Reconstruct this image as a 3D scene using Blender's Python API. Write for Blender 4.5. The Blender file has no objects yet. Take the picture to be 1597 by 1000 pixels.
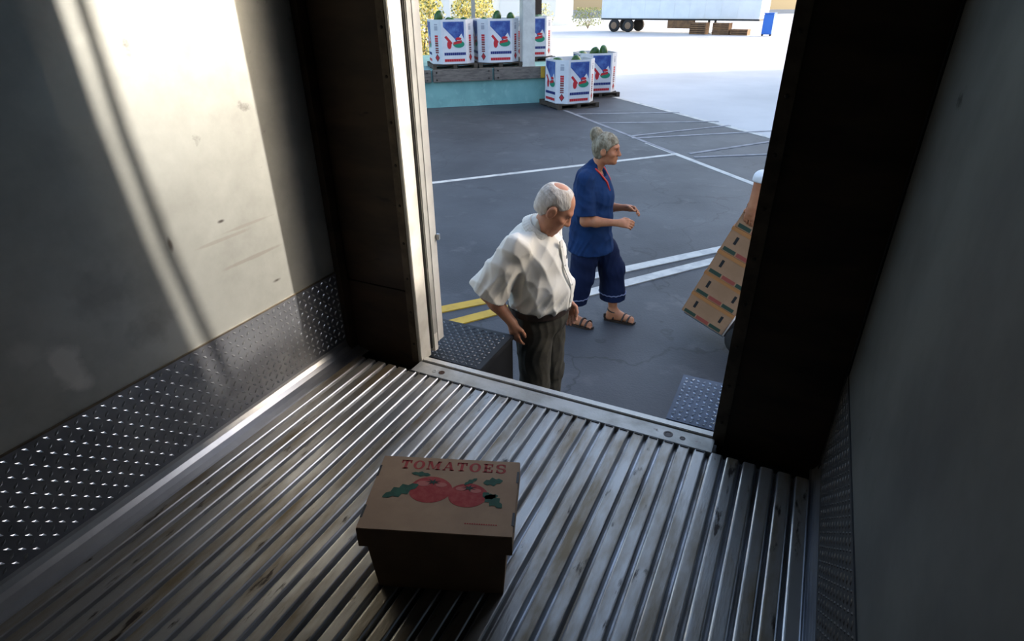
import bpy, bmesh, math, random
import numpy as np
from mathutils import Vector, Matrix
R = math.radians
random.seed(7)
scene = bpy.context.scene
col = scene.collection

# ------------------------------------------------------------------ camera
cam_d = bpy.data.cameras.new('camera'); cam = bpy.data.objects.new('camera', cam_d); col.objects.link(cam)
cam_d.sensor_fit = 'HORIZONTAL'; cam_d.sensor_width = 36.0; cam_d.lens = 925.23 * 36.0 / 1597.0
cam_d.clip_start = 0.02; cam_d.clip_end = 500
_y, _p, _r = -0.453126, -0.496249, -0.011207
_f = Vector((math.sin(_y)*math.cos(_p), math.cos(_y)*math.cos(_p), math.sin(_p)))
_rt = Vector((math.cos(_y), -math.sin(_y), 0)); _u = _rt.cross(_f)
_X = math.cos(_r)*_rt + math.sin(_r)*_u; _Y = -math.sin(_r)*_rt + math.cos(_r)*_u
cam.matrix_world = Matrix(((_X.x,_Y.x,-_f.x,0),(_X.y,_Y.y,-_f.y,0),(_X.z,_Y.z,-_f.z,1.65),(0,0,0,1)))
scene.camera = cam

# ------------------------------------------------------------------ world, sun, exposure
SUN_EL = R(16); SUN_AZ = math.atan2(.806, .592)
w = bpy.data.worlds.new('world'); scene.world = w; w.use_nodes = True
wn = w.node_tree; wn.nodes.clear()
sky = wn.nodes.new('ShaderNodeTexSky'); sky.sky_type = 'NISHITA'; sky.sun_disc = False
sky.sun_elevation = R(24); sky.sun_rotation = SUN_AZ; sky.air_density = 1.0; sky.dust_density = 3.0; sky.ozone_density = 1.0
bg = wn.nodes.new('ShaderNodeBackground'); bg.inputs['Strength'].default_value = 0.66
wo = wn.nodes.new('ShaderNodeOutputWorld')
wn.links.new(sky.outputs[0], bg.inputs[0]); wn.links.new(bg.outputs[0], wo.inputs[0])
sd = bpy.data.lights.new('sun', 'SUN'); sd.energy = 5.2; sd.angle = R(1.1); sd.color = (1.0, .90, .78)
sun = bpy.data.objects.new('sun', sd); col.objects.link(sun)
_sd = Vector((math.sin(SUN_AZ)*math.cos(SUN_EL), math.cos(SUN_AZ)*math.cos(SUN_EL), math.sin(SUN_EL)))
sun.rotation_euler = (-_sd).to_track_quat('-Z', 'Y').to_euler(); sun.location = _sd*60
vs = scene.view_settings; vs.view_transform = 'Standard'; vs.look = 'None'; vs.gamma = 1.0; vs.use_curve_mapping = False
vs.exposure = 0.0

GZ = -0.9          # the lot lies 0.9 m below the cargo floor
XL, XR = -1.99, 0.305
YE = 2.115         # end wall
YB = -3.4          # front bulkhead behind the camera
ZC = 2.35

# ------------------------------------------------------------------ materials
SCUFFS = [ ((-1.99,.825,.64), .050, (.74,.73,.69), .015, .75, .10, (1.2,.62)), ((-1.99,.850,.545), .022, (.74,.73,.69), .012, .7, .05, (.8,1.0)), ((-1.99,.735,.72), .030, (.66,.65,.62), .02, .5, .10, (1.0,1.0)),
           ((-1.99,1.506,.900), .007, (.06,.05,.045), .004, .9, .012, (.6,1.5)), ((-1.99,1.708,.564), .009, (.08,.07,.06), .005, .9, .014, (.5,1.5)), ((-1.99,1.277,.888), .012, (.10,.09,.08), .006, .9, .02, (1.6,.5)),
           ((-1.99,1.62,.71), .05, (.28,.26,.23), .012, .55, .05, (.35,6.0)), ((-1.99,1.50,.83), .05, (.30,.28,.25), .012, .5, .05, (.4,7.0)), ((-1.99,1.62,.85), .05, (.30,.28,.25), .012, .5, .05, (.4,8.0)),
           ((-1.99,1.12,.62), .05, (.22,.215,.20), .03, .5, .14, (.8,1.0)), ((-1.99,1.00,.80), .06, (.24,.235,.22), .04, .45, .16, (.8,1.0)) ]
MATS = {}
def mat(name, color, rough=.6, metal=0.0, spec=.5, c2=None, nscale=6.0, lo=.4, hi=.62, detail=5.0, bump=0.0, bscale=60.0,
        stretch=(1,1,1), c3=None, s3=2.0, lo3=.55, hi3=.7, rvar=0.0, coat=0.0, aniso=0.0, world=False):
    if name in MATS: return MATS[name]
    m = bpy.data.materials.new(name); m.use_nodes = True; nt = m.node_tree; nd = nt.nodes; lk = nt.links
    b = nd['Principled BSDF']
    b.inputs['Base Color'].default_value = (*color, 1); b.inputs['Roughness'].default_value = rough
    b.inputs['Metallic'].default_value = metal; b.inputs['Specular IOR Level'].default_value = spec
    b.inputs['Coat Weight'].default_value = coat
    if aniso: b.inputs['Anisotropic'].default_value = aniso
    tc = nd.new('ShaderNodeTexCoord'); mp = nd.new('ShaderNodeMapping'); mp.inputs['Scale'].default_value = stretch
    if world: lk.new(nd.new('ShaderNodeNewGeometry').outputs['Position'], mp.inputs['Vector'])
    else: lk.new(tc.outputs['Object'], mp.inputs['Vector'])
    def noise(scale, det=detail):
        n = nd.new('ShaderNodeTexNoise'); n.inputs['Scale'].default_value = scale; n.inputs['Detail'].default_value = det
        n.inputs['Roughness'].default_value = .6
        lk.new(mp.outputs[0], n.inputs['Vector']); return n
    def ramp(src, lo, hi):
        r = nd.new('ShaderNodeMapRange'); r.inputs['From Min'].default_value = lo; r.inputs['From Max'].default_value = hi
        r.clamp = True; lk.new(src, r.inputs['Value']); return r
    cur = None
    if c2 is not None:
        n = noise(nscale); r = ramp(n.outputs['Fac'], lo, hi)
        mx = nd.new('ShaderNodeMix'); mx.data_type = 'RGBA'
        mx.inputs[6].default_value = (*color, 1); mx.inputs[7].default_value = (*c2, 1)
        lk.new(r.outputs[0], mx.inputs[0]); cur = mx.outputs[2]
        if rvar:
            rr = nd.new('ShaderNodeMapRange'); rr.inputs['To Min'].default_value = rough; rr.inputs['To Max'].default_value = min(1, rough+rvar)
            lk.new(r.outputs[0], rr.inputs['Value']); lk.new(rr.outputs[0], b.inputs['Roughness'])
    if c3 is not None:
        n = noise(s3, 8.0); r = ramp(n.outputs['Fac'], lo3, hi3)
        mx = nd.new('ShaderNodeMix'); mx.data_type = 'RGBA'
        if cur is not None: lk.new(cur, mx.inputs[6])
        else: mx.inputs[6].default_value = (*color, 1)
        mx.inputs[7].default_value = (*c3, 1); lk.new(r.outputs[0], mx.inputs[0]); cur = mx.outputs[2]
    if cur is not None: lk.new(cur, b.inputs['Base Color'])
    if bump:
        n = noise(bscale, 4.0); bp = nd.new('ShaderNodeBump'); bp.inputs['Strength'].default_value = bump; bp.inputs['Distance'].default_value = .01
        lk.new(n.outputs['Fac'], bp.inputs['Height']); lk.new(bp.outputs[0], b.inputs['Normal'])
    MATS[name] = m; return m

M_wall = mat('scuffed_aluminium_wall', (.51,.525,.50), .42, .72, c2=(.34,.35,.335), nscale=2.2, lo=.38, hi=.66, detail=10, c3=(.20,.20,.19), s3=6.5, lo3=.65, hi3=.73, rvar=.08, bump=.07, bscale=11, world=True)
M_rwall = mat('shade_toned_aluminium_wall', (.17,.18,.175), .55, .5, c2=(.115,.122,.12), nscale=2.0, c3=(.04,.04,.04), s3=5, lo3=.67, hi3=.72, bump=.06, bscale=9, detail=9)  # right wall's copy of the aluminium, shade put into its darker colour
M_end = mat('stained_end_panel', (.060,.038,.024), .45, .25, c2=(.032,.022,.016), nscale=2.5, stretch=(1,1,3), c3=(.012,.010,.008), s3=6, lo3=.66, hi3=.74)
M_ceil = mat('ceiling_panel', (.13,.105,.08), .6, .1, c2=(.10,.08,.06), nscale=1.5)
M_rib = mat('worn_floor_rib_top', (.37,.36,.335), .38, .64, c2=(.20,.155,.095), nscale=2.4, lo=.42, hi=.68, stretch=(4,1,4), detail=9, c3=(.045,.035,.028), s3=6.0, lo3=.62, hi3=.69, rvar=.2, bump=.08, bscale=40, world=True)
M_ribs = mat('bright_floor_rib_side', (.58,.59,.60), .30, .9, c2=(.42,.42,.42), nscale=3, stretch=(4,1,4), world=True)
M_floor = mat('floor_trough_aluminium', (.38,.39,.41), .36, .8, c2=(.20,.17,.13), nscale=3.0, stretch=(4,1,4), rvar=.15)
M_cove = mat('cove_aluminium', (.55,.57,.60), .33, .85, c2=(.42,.44,.48), nscale=3, c3=(.10,.10,.10), s3=30, lo3=.72, hi3=.76)
M_tread = mat('diamond_plate_aluminium', (.30,.32,.36), .36, .85, c2=(.20,.21,.24), nscale=5, rvar=.1)
M_lug = mat('worn_tread_lug', (.62,.64,.68), .28, .9)
M_rtread = mat('shade_toned_diamond_plate', (.06,.062,.065), .55, .5)  # right kick plate and its lugs: tread metal with shade painted in
M_rlug = mat('shade_toned_tread_lug', (.10,.10,.10), .6, .4)
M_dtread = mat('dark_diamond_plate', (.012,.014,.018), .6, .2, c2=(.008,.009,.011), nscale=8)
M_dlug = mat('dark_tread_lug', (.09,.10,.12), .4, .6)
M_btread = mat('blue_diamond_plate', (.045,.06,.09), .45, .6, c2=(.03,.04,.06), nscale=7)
M_blug = mat('blue_tread_lug', (.46,.52,.62), .35, .7)
M_sill = mat('sill_aluminium', (.47,.46,.42), .5, .4, c2=(.36,.35,.31), nscale=9, detail=9, c3=(.12,.09,.07), s3=12, lo3=.64, hi3=.70, rvar=.1, bump=.1)
M_lip = mat('sill_lip', (.58,.56,.50), .45, .4, c2=(.5,.49,.45), nscale=12)
M_jamb = mat('white_jamb', (.72,.71,.66), .45, .2, c2=(.60,.58,.52), nscale=7)
M_jambd = mat('brown_jamb_trim', (.15,.12,.085), .45, .5, c2=(.08,.065,.05), nscale=10)
M_gasket = mat('black_gasket', (.012,.012,.012), .6)
M_doorp = mat('grey_door_skin', (.46,.46,.43), .45, .3, c2=(.36,.36,.34), nscale=6)
M_doorw = mat('white_door_skin', (.70,.69,.65), .45, .15, c2=(.6,.59,.56), nscale=6)
M_bolt = mat('dark_bolt', (.06,.05,.045), .5, .6)
M_rust = mat('rusty_hole', (.05,.022,.01), .8)
M_steelk = mat('black_steel', (.012,.013,.015), .5, .4)
M_steelg = mat('grey_steel', (.4,.4,.4), .35, .9)

def scuffs(m, marks):
    # individual smears and dents on the wall: distorted round marks at fixed places
    nt = m.node_tree; nd = nt.nodes; lk = nt.links; b = nd['Principled BSDF']
    geo = nd.new('ShaderNodeNewGeometry'); nz = nd.new('ShaderNodeTexNoise'); nz.inputs['Scale'].default_value = 16; nz.inputs['Detail'].default_value = 5
    lk.new(geo.outputs['Position'], nz.inputs['Vector'])
    for (p, r, colr, soft, amt, dist, squash) in marks:
        sub = nd.new('ShaderNodeVectorMath'); sub.operation = 'SUBTRACT'; sub.inputs[1].default_value = p; lk.new(geo.outputs['Position'], sub.inputs[0])
        sc = nd.new('ShaderNodeVectorMath'); sc.operation = 'MULTIPLY'; sc.inputs[1].default_value = (1,)+squash; lk.new(sub.outputs[0], sc.inputs[0])
        ln = nd.new('ShaderNodeVectorMath'); ln.operation = 'LENGTH'; lk.new(sc.outputs[0], ln.inputs[0])
        ad = nd.new('ShaderNodeMath'); ad.operation = 'MULTIPLY_ADD'; ad.inputs[1].default_value = dist; lk.new(nz.outputs['Fac'], ad.inputs[0]); lk.new(ln.outputs['Value'], ad.inputs[2])
        mr = nd.new('ShaderNodeMapRange'); mr.inputs['From Min'].default_value = r+dist*.5+soft; mr.inputs['From Max'].default_value = r+dist*.5-soft; mr.inputs['To Max'].default_value = amt; lk.new(ad.outputs[0], mr.inputs['Value'])
        src = b.inputs['Base Color'].links[0].from_socket; mx = nd.new('ShaderNodeMix'); mx.data_type = 'RGBA'; mx.inputs[7].default_value = (*colr, 1)
        lk.new(mr.outputs[0], mx.inputs[0]); lk.new(src, mx.inputs[6]); lk.new(mx.outputs[2], b.inputs['Base Color'])
scuffs(M_wall, SCUFFS)

# ------------------------------------------------------------------ mesh helpers
def tag(o, label=None, cat=None, group=None, kind=None):
    if label: o['label'] = label
    if cat: o['category'] = cat
    if group: o['group'] = group
    if kind: o['kind'] = kind
    return o
def empty(name, loc=(0,0,0), rz=0, rx=0, ry=0):
    o = bpy.data.objects.new(name, None); col.objects.link(o); o.location = loc; o.rotation_euler = (rx, ry, rz)
    o.empty_display_size = .1; return o
def link(name, me, parent=None):
    o = bpy.data.objects.new(name, me); col.objects.link(o)
    if parent is not None: o.parent = parent
    return o
class MB:
    def __init__(s): s.v = []; s.f = []; s.m = []
    def add(s, vs, fs, mi=0):
        n = len(s.v); s.v += [tuple(v) for v in vs]; s.f += [tuple(n+i for i in f) for f in fs]; s.m += [mi]*len(fs); return s
    def box(s, x0, x1, y0, y1, z0, z1, mi=0, bev=0.0):
        if bev <= 0:
            vs = [(x,y,z) for z in (z0,z1) for y in (y0,y1) for x in (x0,x1)]
            fs = [(0,2,3,1),(4,5,7,6),(0,1,5,4),(2,6,7,3),(0,4,6,2),(1,3,7,5)]
            return s.add(vs, fs, mi)
        bm = bmesh.new(); bmesh.ops.create_cube(bm, size=1.0)
        for v in bm.verts: v.co = Vector(((x0+x1)/2+v.co.x*(x1-x0), (y0+y1)/2+v.co.y*(y1-y0), (z0+z1)/2+v.co.z*(z1-z0)))
        bmesh.ops.bevel(bm, geom=list(bm.edges), offset=bev, segments=2, affect='EDGES')
        bm.verts.index_update()
        s.add([v.co for v in bm.verts], [[v.index for v in f.verts] for f in bm.faces], mi); bm.free(); return s
    def xf(s, M, start=0):
        for i in range(start, len(s.v)): s.v[i] = tuple(M @ Vector(s.v[i]))
        return s
    def prism(s, poly, z0, z1, mi=0):   # poly in xy, ccw
        n = len(poly); vs = [(x,y,z0) for x,y in poly]+[(x,y,z1) for x,y in poly]
        fs = [tuple(range(n-1,-1,-1)), tuple(range(n,2*n))]+[(i,(i+1)%n,n+(i+1)%n,n+i) for i in range(n)]
        return s.add(vs, fs, mi)
    def extr_y(s, prof, y0, y1, mi=0):  # prof in xz
        n = len(prof); vs = [(x,y0,z) for x,z in prof]+[(x,y1,z) for x,z in prof]
        fs = [tuple(range(n)), tuple(range(2*n-1,n-1,-1))]+[(i,n+i,n+(i+1)%n,(i+1)%n) for i in range(n)]
        return s.add(vs, fs, mi)
    def tube(s, pts, r, n=8, mi=0, closed=False, r2=None):
        pts = [Vector(p) for p in pts]; rings = []; N = len(pts)
        prev = None
        for i, p in enumerate(pts):
            if closed: t = pts[(i+1)%N]-pts[i-1]
            else: t = pts[min(i+1,N-1)]-pts[max(i-1,0)]
            t.normalize()
            a = prev if prev is not None else (Vector((0,0,1)) if abs(t.z) < .9 else Vector((1,0,0)))
            u = t.cross(a).normalized(); v = u.cross(t).normalized(); prev = v
            rr = r if r2 is None else r+(r2-r)*i/(N-1)
            rings.append([p+rr*(math.cos(2*math.pi*k/n)*u+math.sin(2*math.pi*k/n)*v) for k in range(n)])
        vs = [q for rg in rings for q in rg]; fs = []
        for i in range(N if closed else N-1):
            j = (i+1)%N
            for k in range(n): fs.append((i*n+k, i*n+(k+1)%n, j*n+(k+1)%n, j*n+k))
        if not closed: fs += [tuple(range(n-1,-1,-1)), tuple((N-1)*n+k for k in range(n))]
        return s.add(vs, fs, mi)
    def lathe(s, prof, n=16, mi=0, M=None):  # prof (r,z)
        vs = []; fs = []
        for r, z in prof:
            for k in range(n):
                a = 2*math.pi*k/n; vs.append(Vector((r*math.cos(a), r*math.sin(a), z)))
        for i in range(len(prof)-1):
            for k in range(n): fs.append((i*n+k, i*n+(k+1)%n, (i+1)*n+(k+1)%n, (i+1)*n+k))
        fs += [tuple(range(n-1,-1,-1)), tuple((len(prof)-1)*n+k for k in range(n))]
        if M is not None: vs = [M @ v for v in vs]
        return s.add(vs, fs, mi)
    def ellipsoid(s, c, r, nu=14, nv=9, mi=0, rot=None):
        c = Vector(c); vs = []; fs = []
        for j in range(1, nv):
            ph = math.pi*j/nv
            for i in range(nu):
                a = 2*math.pi*i/nu; vs.append(Vector((r[0]*math.sin(ph)*math.cos(a), r[1]*math.sin(ph)*math.sin(a), r[2]*math.cos(ph))))
        top = len(vs); vs.append(Vector((0,0,r[2]))); bot = len(vs); vs.append(Vector((0,0,-r[2])))
        for j in range(nv-2):
            for i in range(nu): fs.append((j*nu+i, (j+1)*nu+i, (j+1)*nu+(i+1)%nu, j*nu+(i+1)%nu))
        for i in range(nu): fs.append((top, i, (i+1)%nu)); fs.append((bot, (nv-2)*nu+(i+1)%nu, (nv-2)*nu+i))
        if rot is not None: vs = [rot @ v for v in vs]
        return s.add([c+v for v in vs], fs, mi)
    def mesh(s, name, mats, smooth=False):
        me = bpy.data.meshes.new(name); me.from_pydata(s.v, [], s.f); me.validate()
        for m in (mats if isinstance(mats, (list,tuple)) else [mats]): me.materials.append(m)
        if len(me.polygons) == len(s.m): me.polygons.foreach_set('material_index', s.m)
        if smooth: me.polygons.foreach_set('use_smooth', [True]*len(me.polygons))
        me.update(); return me
    def build(s, name, mats, parent=None, smooth=False):
        return link(name, s.mesh(name, mats, smooth), parent)
def copy_tree(o, parent=None):
    c = o.copy(); col.objects.link(c); c.parent = parent
    for ch in list(o.children): copy_tree(ch, c)
    return c
def st(o): return tag(o, kind='structure')

# ------------------------------------------------------------------ cargo body of the truck (the room)
floor = st(MB().box(XL, XR, YB, 2.03, -.03, 0.0).build('floor', M_floor))
tag(floor, 'ribbed aluminium cargo floor of the truck')
# ribs: one shared mesh
hw, ht, hh = .0218, .0290, .024
rp = MB().extr_y([(-ht,0),(-hw-.002,hh-.004),(-hw+.002,hh-.0008),(-hw+.006,hh),(hw-.006,hh),(hw-.002,hh-.0008),(hw+.002,hh-.004),(ht,0)][::-1], YB, 2.022)
rp.m = [0, 0]+[1 if abs(rp.v[f[0]][2]-rp.v[f[2]][2])+abs(rp.v[f[0]][2]-rp.v[f[3]][2]) > .003 else 0 for f in rp.f[2:]]
rib_me = rp.mesh('rib', [M_rib, M_ribs])
pitch = .0638
nrib = 34
x0r = -1.857
for i in range(nrib):
    o = link('rib', rib_me, floor); o.location.x = x0r + i*pitch
def cove(xw, sg):
    cw = .105 if sg > 0 else .03; pr = []
    for k in range(7):
        a = math.pi/2*k/6; pr.append((xw+sg*(cw-cw*math.sin(a)) , .075-.075*math.cos(a)))
    # from floor (x = xw+sg*.105, z=0) up to wall (x = xw, z=.075)
    prof = pr+[(xw, 0)]
    if sg > 0: prof = prof[::-1]
    return prof
def cove_part(xw, sg, parent):
    return MB().extr_y(cove(xw, sg), YB, YE).build('cove_strip', M_cove, parent, smooth=False)

def lug_field(u0, u1, v0, v1, p, fn, L=.013, W=.0055, H=.0028):
    """alternating raised lens lugs on a (u,v) rectangle; fn(u,v,h) -> point"""
    mb = MB(); nu = int((u1-u0)/p); nv = int((v1-v0)/p)
    for i in range(nu):
        for j in range(nv):
            u = u0+(i+.5)*p; v = v0+(j+.5)*p; a = R(45) if (i+j) % 2 else R(-45)
            c, s = math.cos(a), math.sin(a)
            def q(du, dv, h): return fn(u+c*du-s*dv, v+s*du+c*dv, h)
            vs = [q(L,0,0), q(0,W,0), q(-L,0,0), q(0,-W,0), q(L*.45,0,H), q(-L*.45,0,H)]
            mb.add(vs, [(0,1,4),(1,2,5),(1,5,4),(2,3,5),(3,0,4),(3,4,5)])
    return mb
wl = st(MB().box(XL-.06, XL, YB, YE+.06, -.03, ZC).build('wall_left', M_wall)); tag(wl, 'scuffed bare aluminium side wall with a sunlit patch')
kl = MB().box(XL, XL+.004, YB, YE, .072, .458).build('kick_plate', M_tread, wl)
tag(lug_field(-.35, YE-.01, .080, .452, .031, lambda u,v,h: (XL+.004+h, u, v)).build('tread_lugs', M_lug, kl), kind='stuff')
MB().box(XL, XL+.007, YB, YE, .456, .462).build('trim_strip', M_jambd, wl)
cove_part(XL, 1, wl)
# corner post between side and end wall
MB().box(XL, XL+.035, YE-.05, YE, .0, ZC).build('corner_post', M_end, wl)
wr = st(MB().box(XR, XR+.06, YB, YE+.06, -.03, ZC).build('wall_right', M_rwall)); tag(wr, 'aluminium side wall with shade painted into its colour')
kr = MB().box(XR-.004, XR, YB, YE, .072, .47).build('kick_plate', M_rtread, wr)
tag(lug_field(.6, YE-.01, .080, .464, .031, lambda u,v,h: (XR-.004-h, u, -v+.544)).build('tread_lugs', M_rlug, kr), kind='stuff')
cove_part(XR, -1, wr)
MB().box(XR-.006, XR, YE-.03, YE, 0, ZC).build('corner_angle', M_steelk, wr)
st(MB().box(XL-.06, XR+.06, YB-.06, YB, -.03, ZC).build('wall_front', M_end))
st(MB().box(XL-.06, XR+.06, YB-.06, YE+.085, ZC, ZC+.06).build('ceiling', M_ceil))
JL, JR = -1.545, -.100      # clear opening
we = st(empty('wall_end', (0,0,0))); tag(we, 'dark stained end wall around the open doorway')
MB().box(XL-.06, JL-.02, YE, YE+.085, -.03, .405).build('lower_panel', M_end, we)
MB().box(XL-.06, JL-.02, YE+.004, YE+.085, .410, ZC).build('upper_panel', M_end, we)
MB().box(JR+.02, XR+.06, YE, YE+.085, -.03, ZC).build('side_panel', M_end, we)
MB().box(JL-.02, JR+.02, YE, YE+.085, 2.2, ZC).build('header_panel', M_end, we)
MB().box(JL-.055, JL-.018, YE-.006, YE, .012, 2.2).build('jamb_trim', M_jambd, we)
MB().box(JR-.002, JR+.045, YE-.008, YE, .0, 2.2).build('jamb_trim', M_jambd, we)
MB().box(JL-.02, JL, YE-.004, YE+.088, .012, 2.2, bev=.003).build('door_jamb', M_jamb, we)
MB().box(JR, JR+.02, YE-.002, YE+.088, .012, 2.2, bev=.003).build('door_jamb', M_jambd, we)
bme = MB().lathe([(.007,0),(.006,.003),(.003,.0045)], 8, M=Matrix.Rotation(R(90),4,'X')).mesh('bolt', M_bolt)
for k in range(12):
    o = link('bolt', bme, we); o.location = (JR+.022, YE-.008, .12+k*.18)
for k in range(12):
    o = link('bolt', bme, we); o.location = (JL-.036, YE-.006, .12+k*.18)
# door sill
sill = st(MB().box(JL-.005, JR+.01, 2.018, YE-.006, -.02, .026, bev=.002).build('trim_1', M_sill)); tag(sill, 'worn aluminium door sill with bolt holes')
MB().box(JL, JR, YE+.004, YE+.040, -.06, .030, bev=.003).build('sill_lip', M_lip, sill)
MB().box(JL, JR, YE-.008, YE+.006, -.06, .018).build('sill_groove', M_gasket, sill)
for (x, y, r, m) in ((-1.395,2.062,.016,M_rust),(-1.435,2.058,.012,M_sill),(-.275,2.062,.020,M_bolt),(-.215,2.060,.012,M_bolt)):
    h = MB().lathe([(r,0),(r,.0012),(r*.7,.0016),(r*.6,.0004)], 14).build('bolt_hole', m, sill); h.location = (x, y, .026)
# small end caps where the ribs meet the sill
cap_me = MB().box(-.017,.017,-.006,.004,0,.0035).mesh('rib_end_cap', M_gasket)
for i in range(nrib):
    x = x0r+i*pitch
    if JL < x < JR: o = link('rib_end_cap', cap_me, floor); o.location = (x, 2.015, hh)

# chassis under the floor
st(MB().box(XL-.06, XR+.06, YB-.06, YE+.08, -.22, -.03).build('truck_chassis', M_steelk))
# stern step plates either side of the doorway
def step_plate(x0, x1, mt, ml, label, side):
    t = empty('step_plate', ((x0+x1)/2, 2.4, 0)); tag(t, label, 'step plate', 'diamond step plates outside the doorway')
    cx = (x0+x1)/2; cy = 2.4
    p = MB().box(x0-cx, x1-cx, 2.205-cy, 2.60-cy, -.035, -.005, bev=.003).build('plate', mt, t)
    tag(lug_field(x0-cx+.01, x1-cx-.01, 2.215-cy, 2.59-cy, .028, lambda u,v,h: (u, v, -.005+h), L=.0135, W=.0058, H=.0032).build('tread_lugs', ml, p), kind='stuff')
    MB().box(x0-cx+.004, x1-cx-.004, 2.215-cy, 2.59-cy, -.86, -.036).build('cheek_box', M_steelk, t)  # black side box, lengthened downward to stand in for shadow in the gap
    return t
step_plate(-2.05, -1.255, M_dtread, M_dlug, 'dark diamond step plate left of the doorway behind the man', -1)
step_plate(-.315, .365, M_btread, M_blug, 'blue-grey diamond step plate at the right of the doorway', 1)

# left door leaf, swung right back against the outside
dl = empty('door_1', (JL-.02, YE+.09, 0)); st(dl); tag(dl, 'white truck door leaf swung open outward')
ox, oy = JL-.02, YE+.09
def DL(x0,x1,y0,y1,z0,z1,n,m,bev=.003): return MB().box(x0-ox,x1-ox,y0-oy,y1-oy,z0,z1,bev=bev).build(n, m, dl)
DL(-2.27,-1.552,2.285,2.345,.045,2.25,'door_skin',M_doorw,.004)
DL(-2.25,-1.570,2.252,2.284,.05,2.24,'gasket',M_gasket)
DL(-2.27,-1.530,2.213,2.252,.030,2.25,'inner_skin',M_doorp,.004)
DL(-1.531,-1.5285,2.217,2.247,.031,.13,'hinge_plate',M_jamb,0)
DL(-1.545,-1.540,2.206,2.213,.05,2.2,'seal_lip',M_gasket,0)
DL(-1.552,-1.535,2.335,2.352,.605,.635,'latch_pin',M_steelg,.002)
# added unseen flap and bar by the doorway; shape the sun patch and streak
M_shadow_flap = mat('shadow_flap_cloth', (.32,.32,.30), .9, c2=(.26,.26,.24), nscale=12)
fl = empty('added_shadow_flap', (-.085, 2.21, 0)); tag(fl, 'unseen flap added right of the doorway to shape the sun patch', 'flap')
vs = [(0,0,.02),(0,.47,.02),(0,.47,.8),(0,.43,1.16),(0,.385,1.6),(0,.362,2.0),(0,.358,2.5),(0,0,2.5)]
mb = MB(); n = len(vs); mb.add([(-.006,y,z) for _,y,z in vs]+[(.006,y,z) for _,y,z in vs], [tuple(range(n)), tuple(range(2*n-1,n-1,-1))]+[(i,n+i,n+(i+1)%n,(i+1)%n) for i in range(n)])
mb.build('canvas', M_shadow_flap, fl)  # sheet added to cut the sun patch's far edge
MB().tube([(0,.56,.0),(0,.56,.8),(0,.505,1.16),(0,.455,1.53),(0,.422,1.97),(0,.417,2.5)], .021, 8).build('added_streak_bar', M_steelg, fl, smooth=True)  # bar added to cast the dark streak beside the patch
MB().box(-.02,.02,-.02,.44,2.46,2.5).build('bracket', M_steelg, fl)

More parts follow.
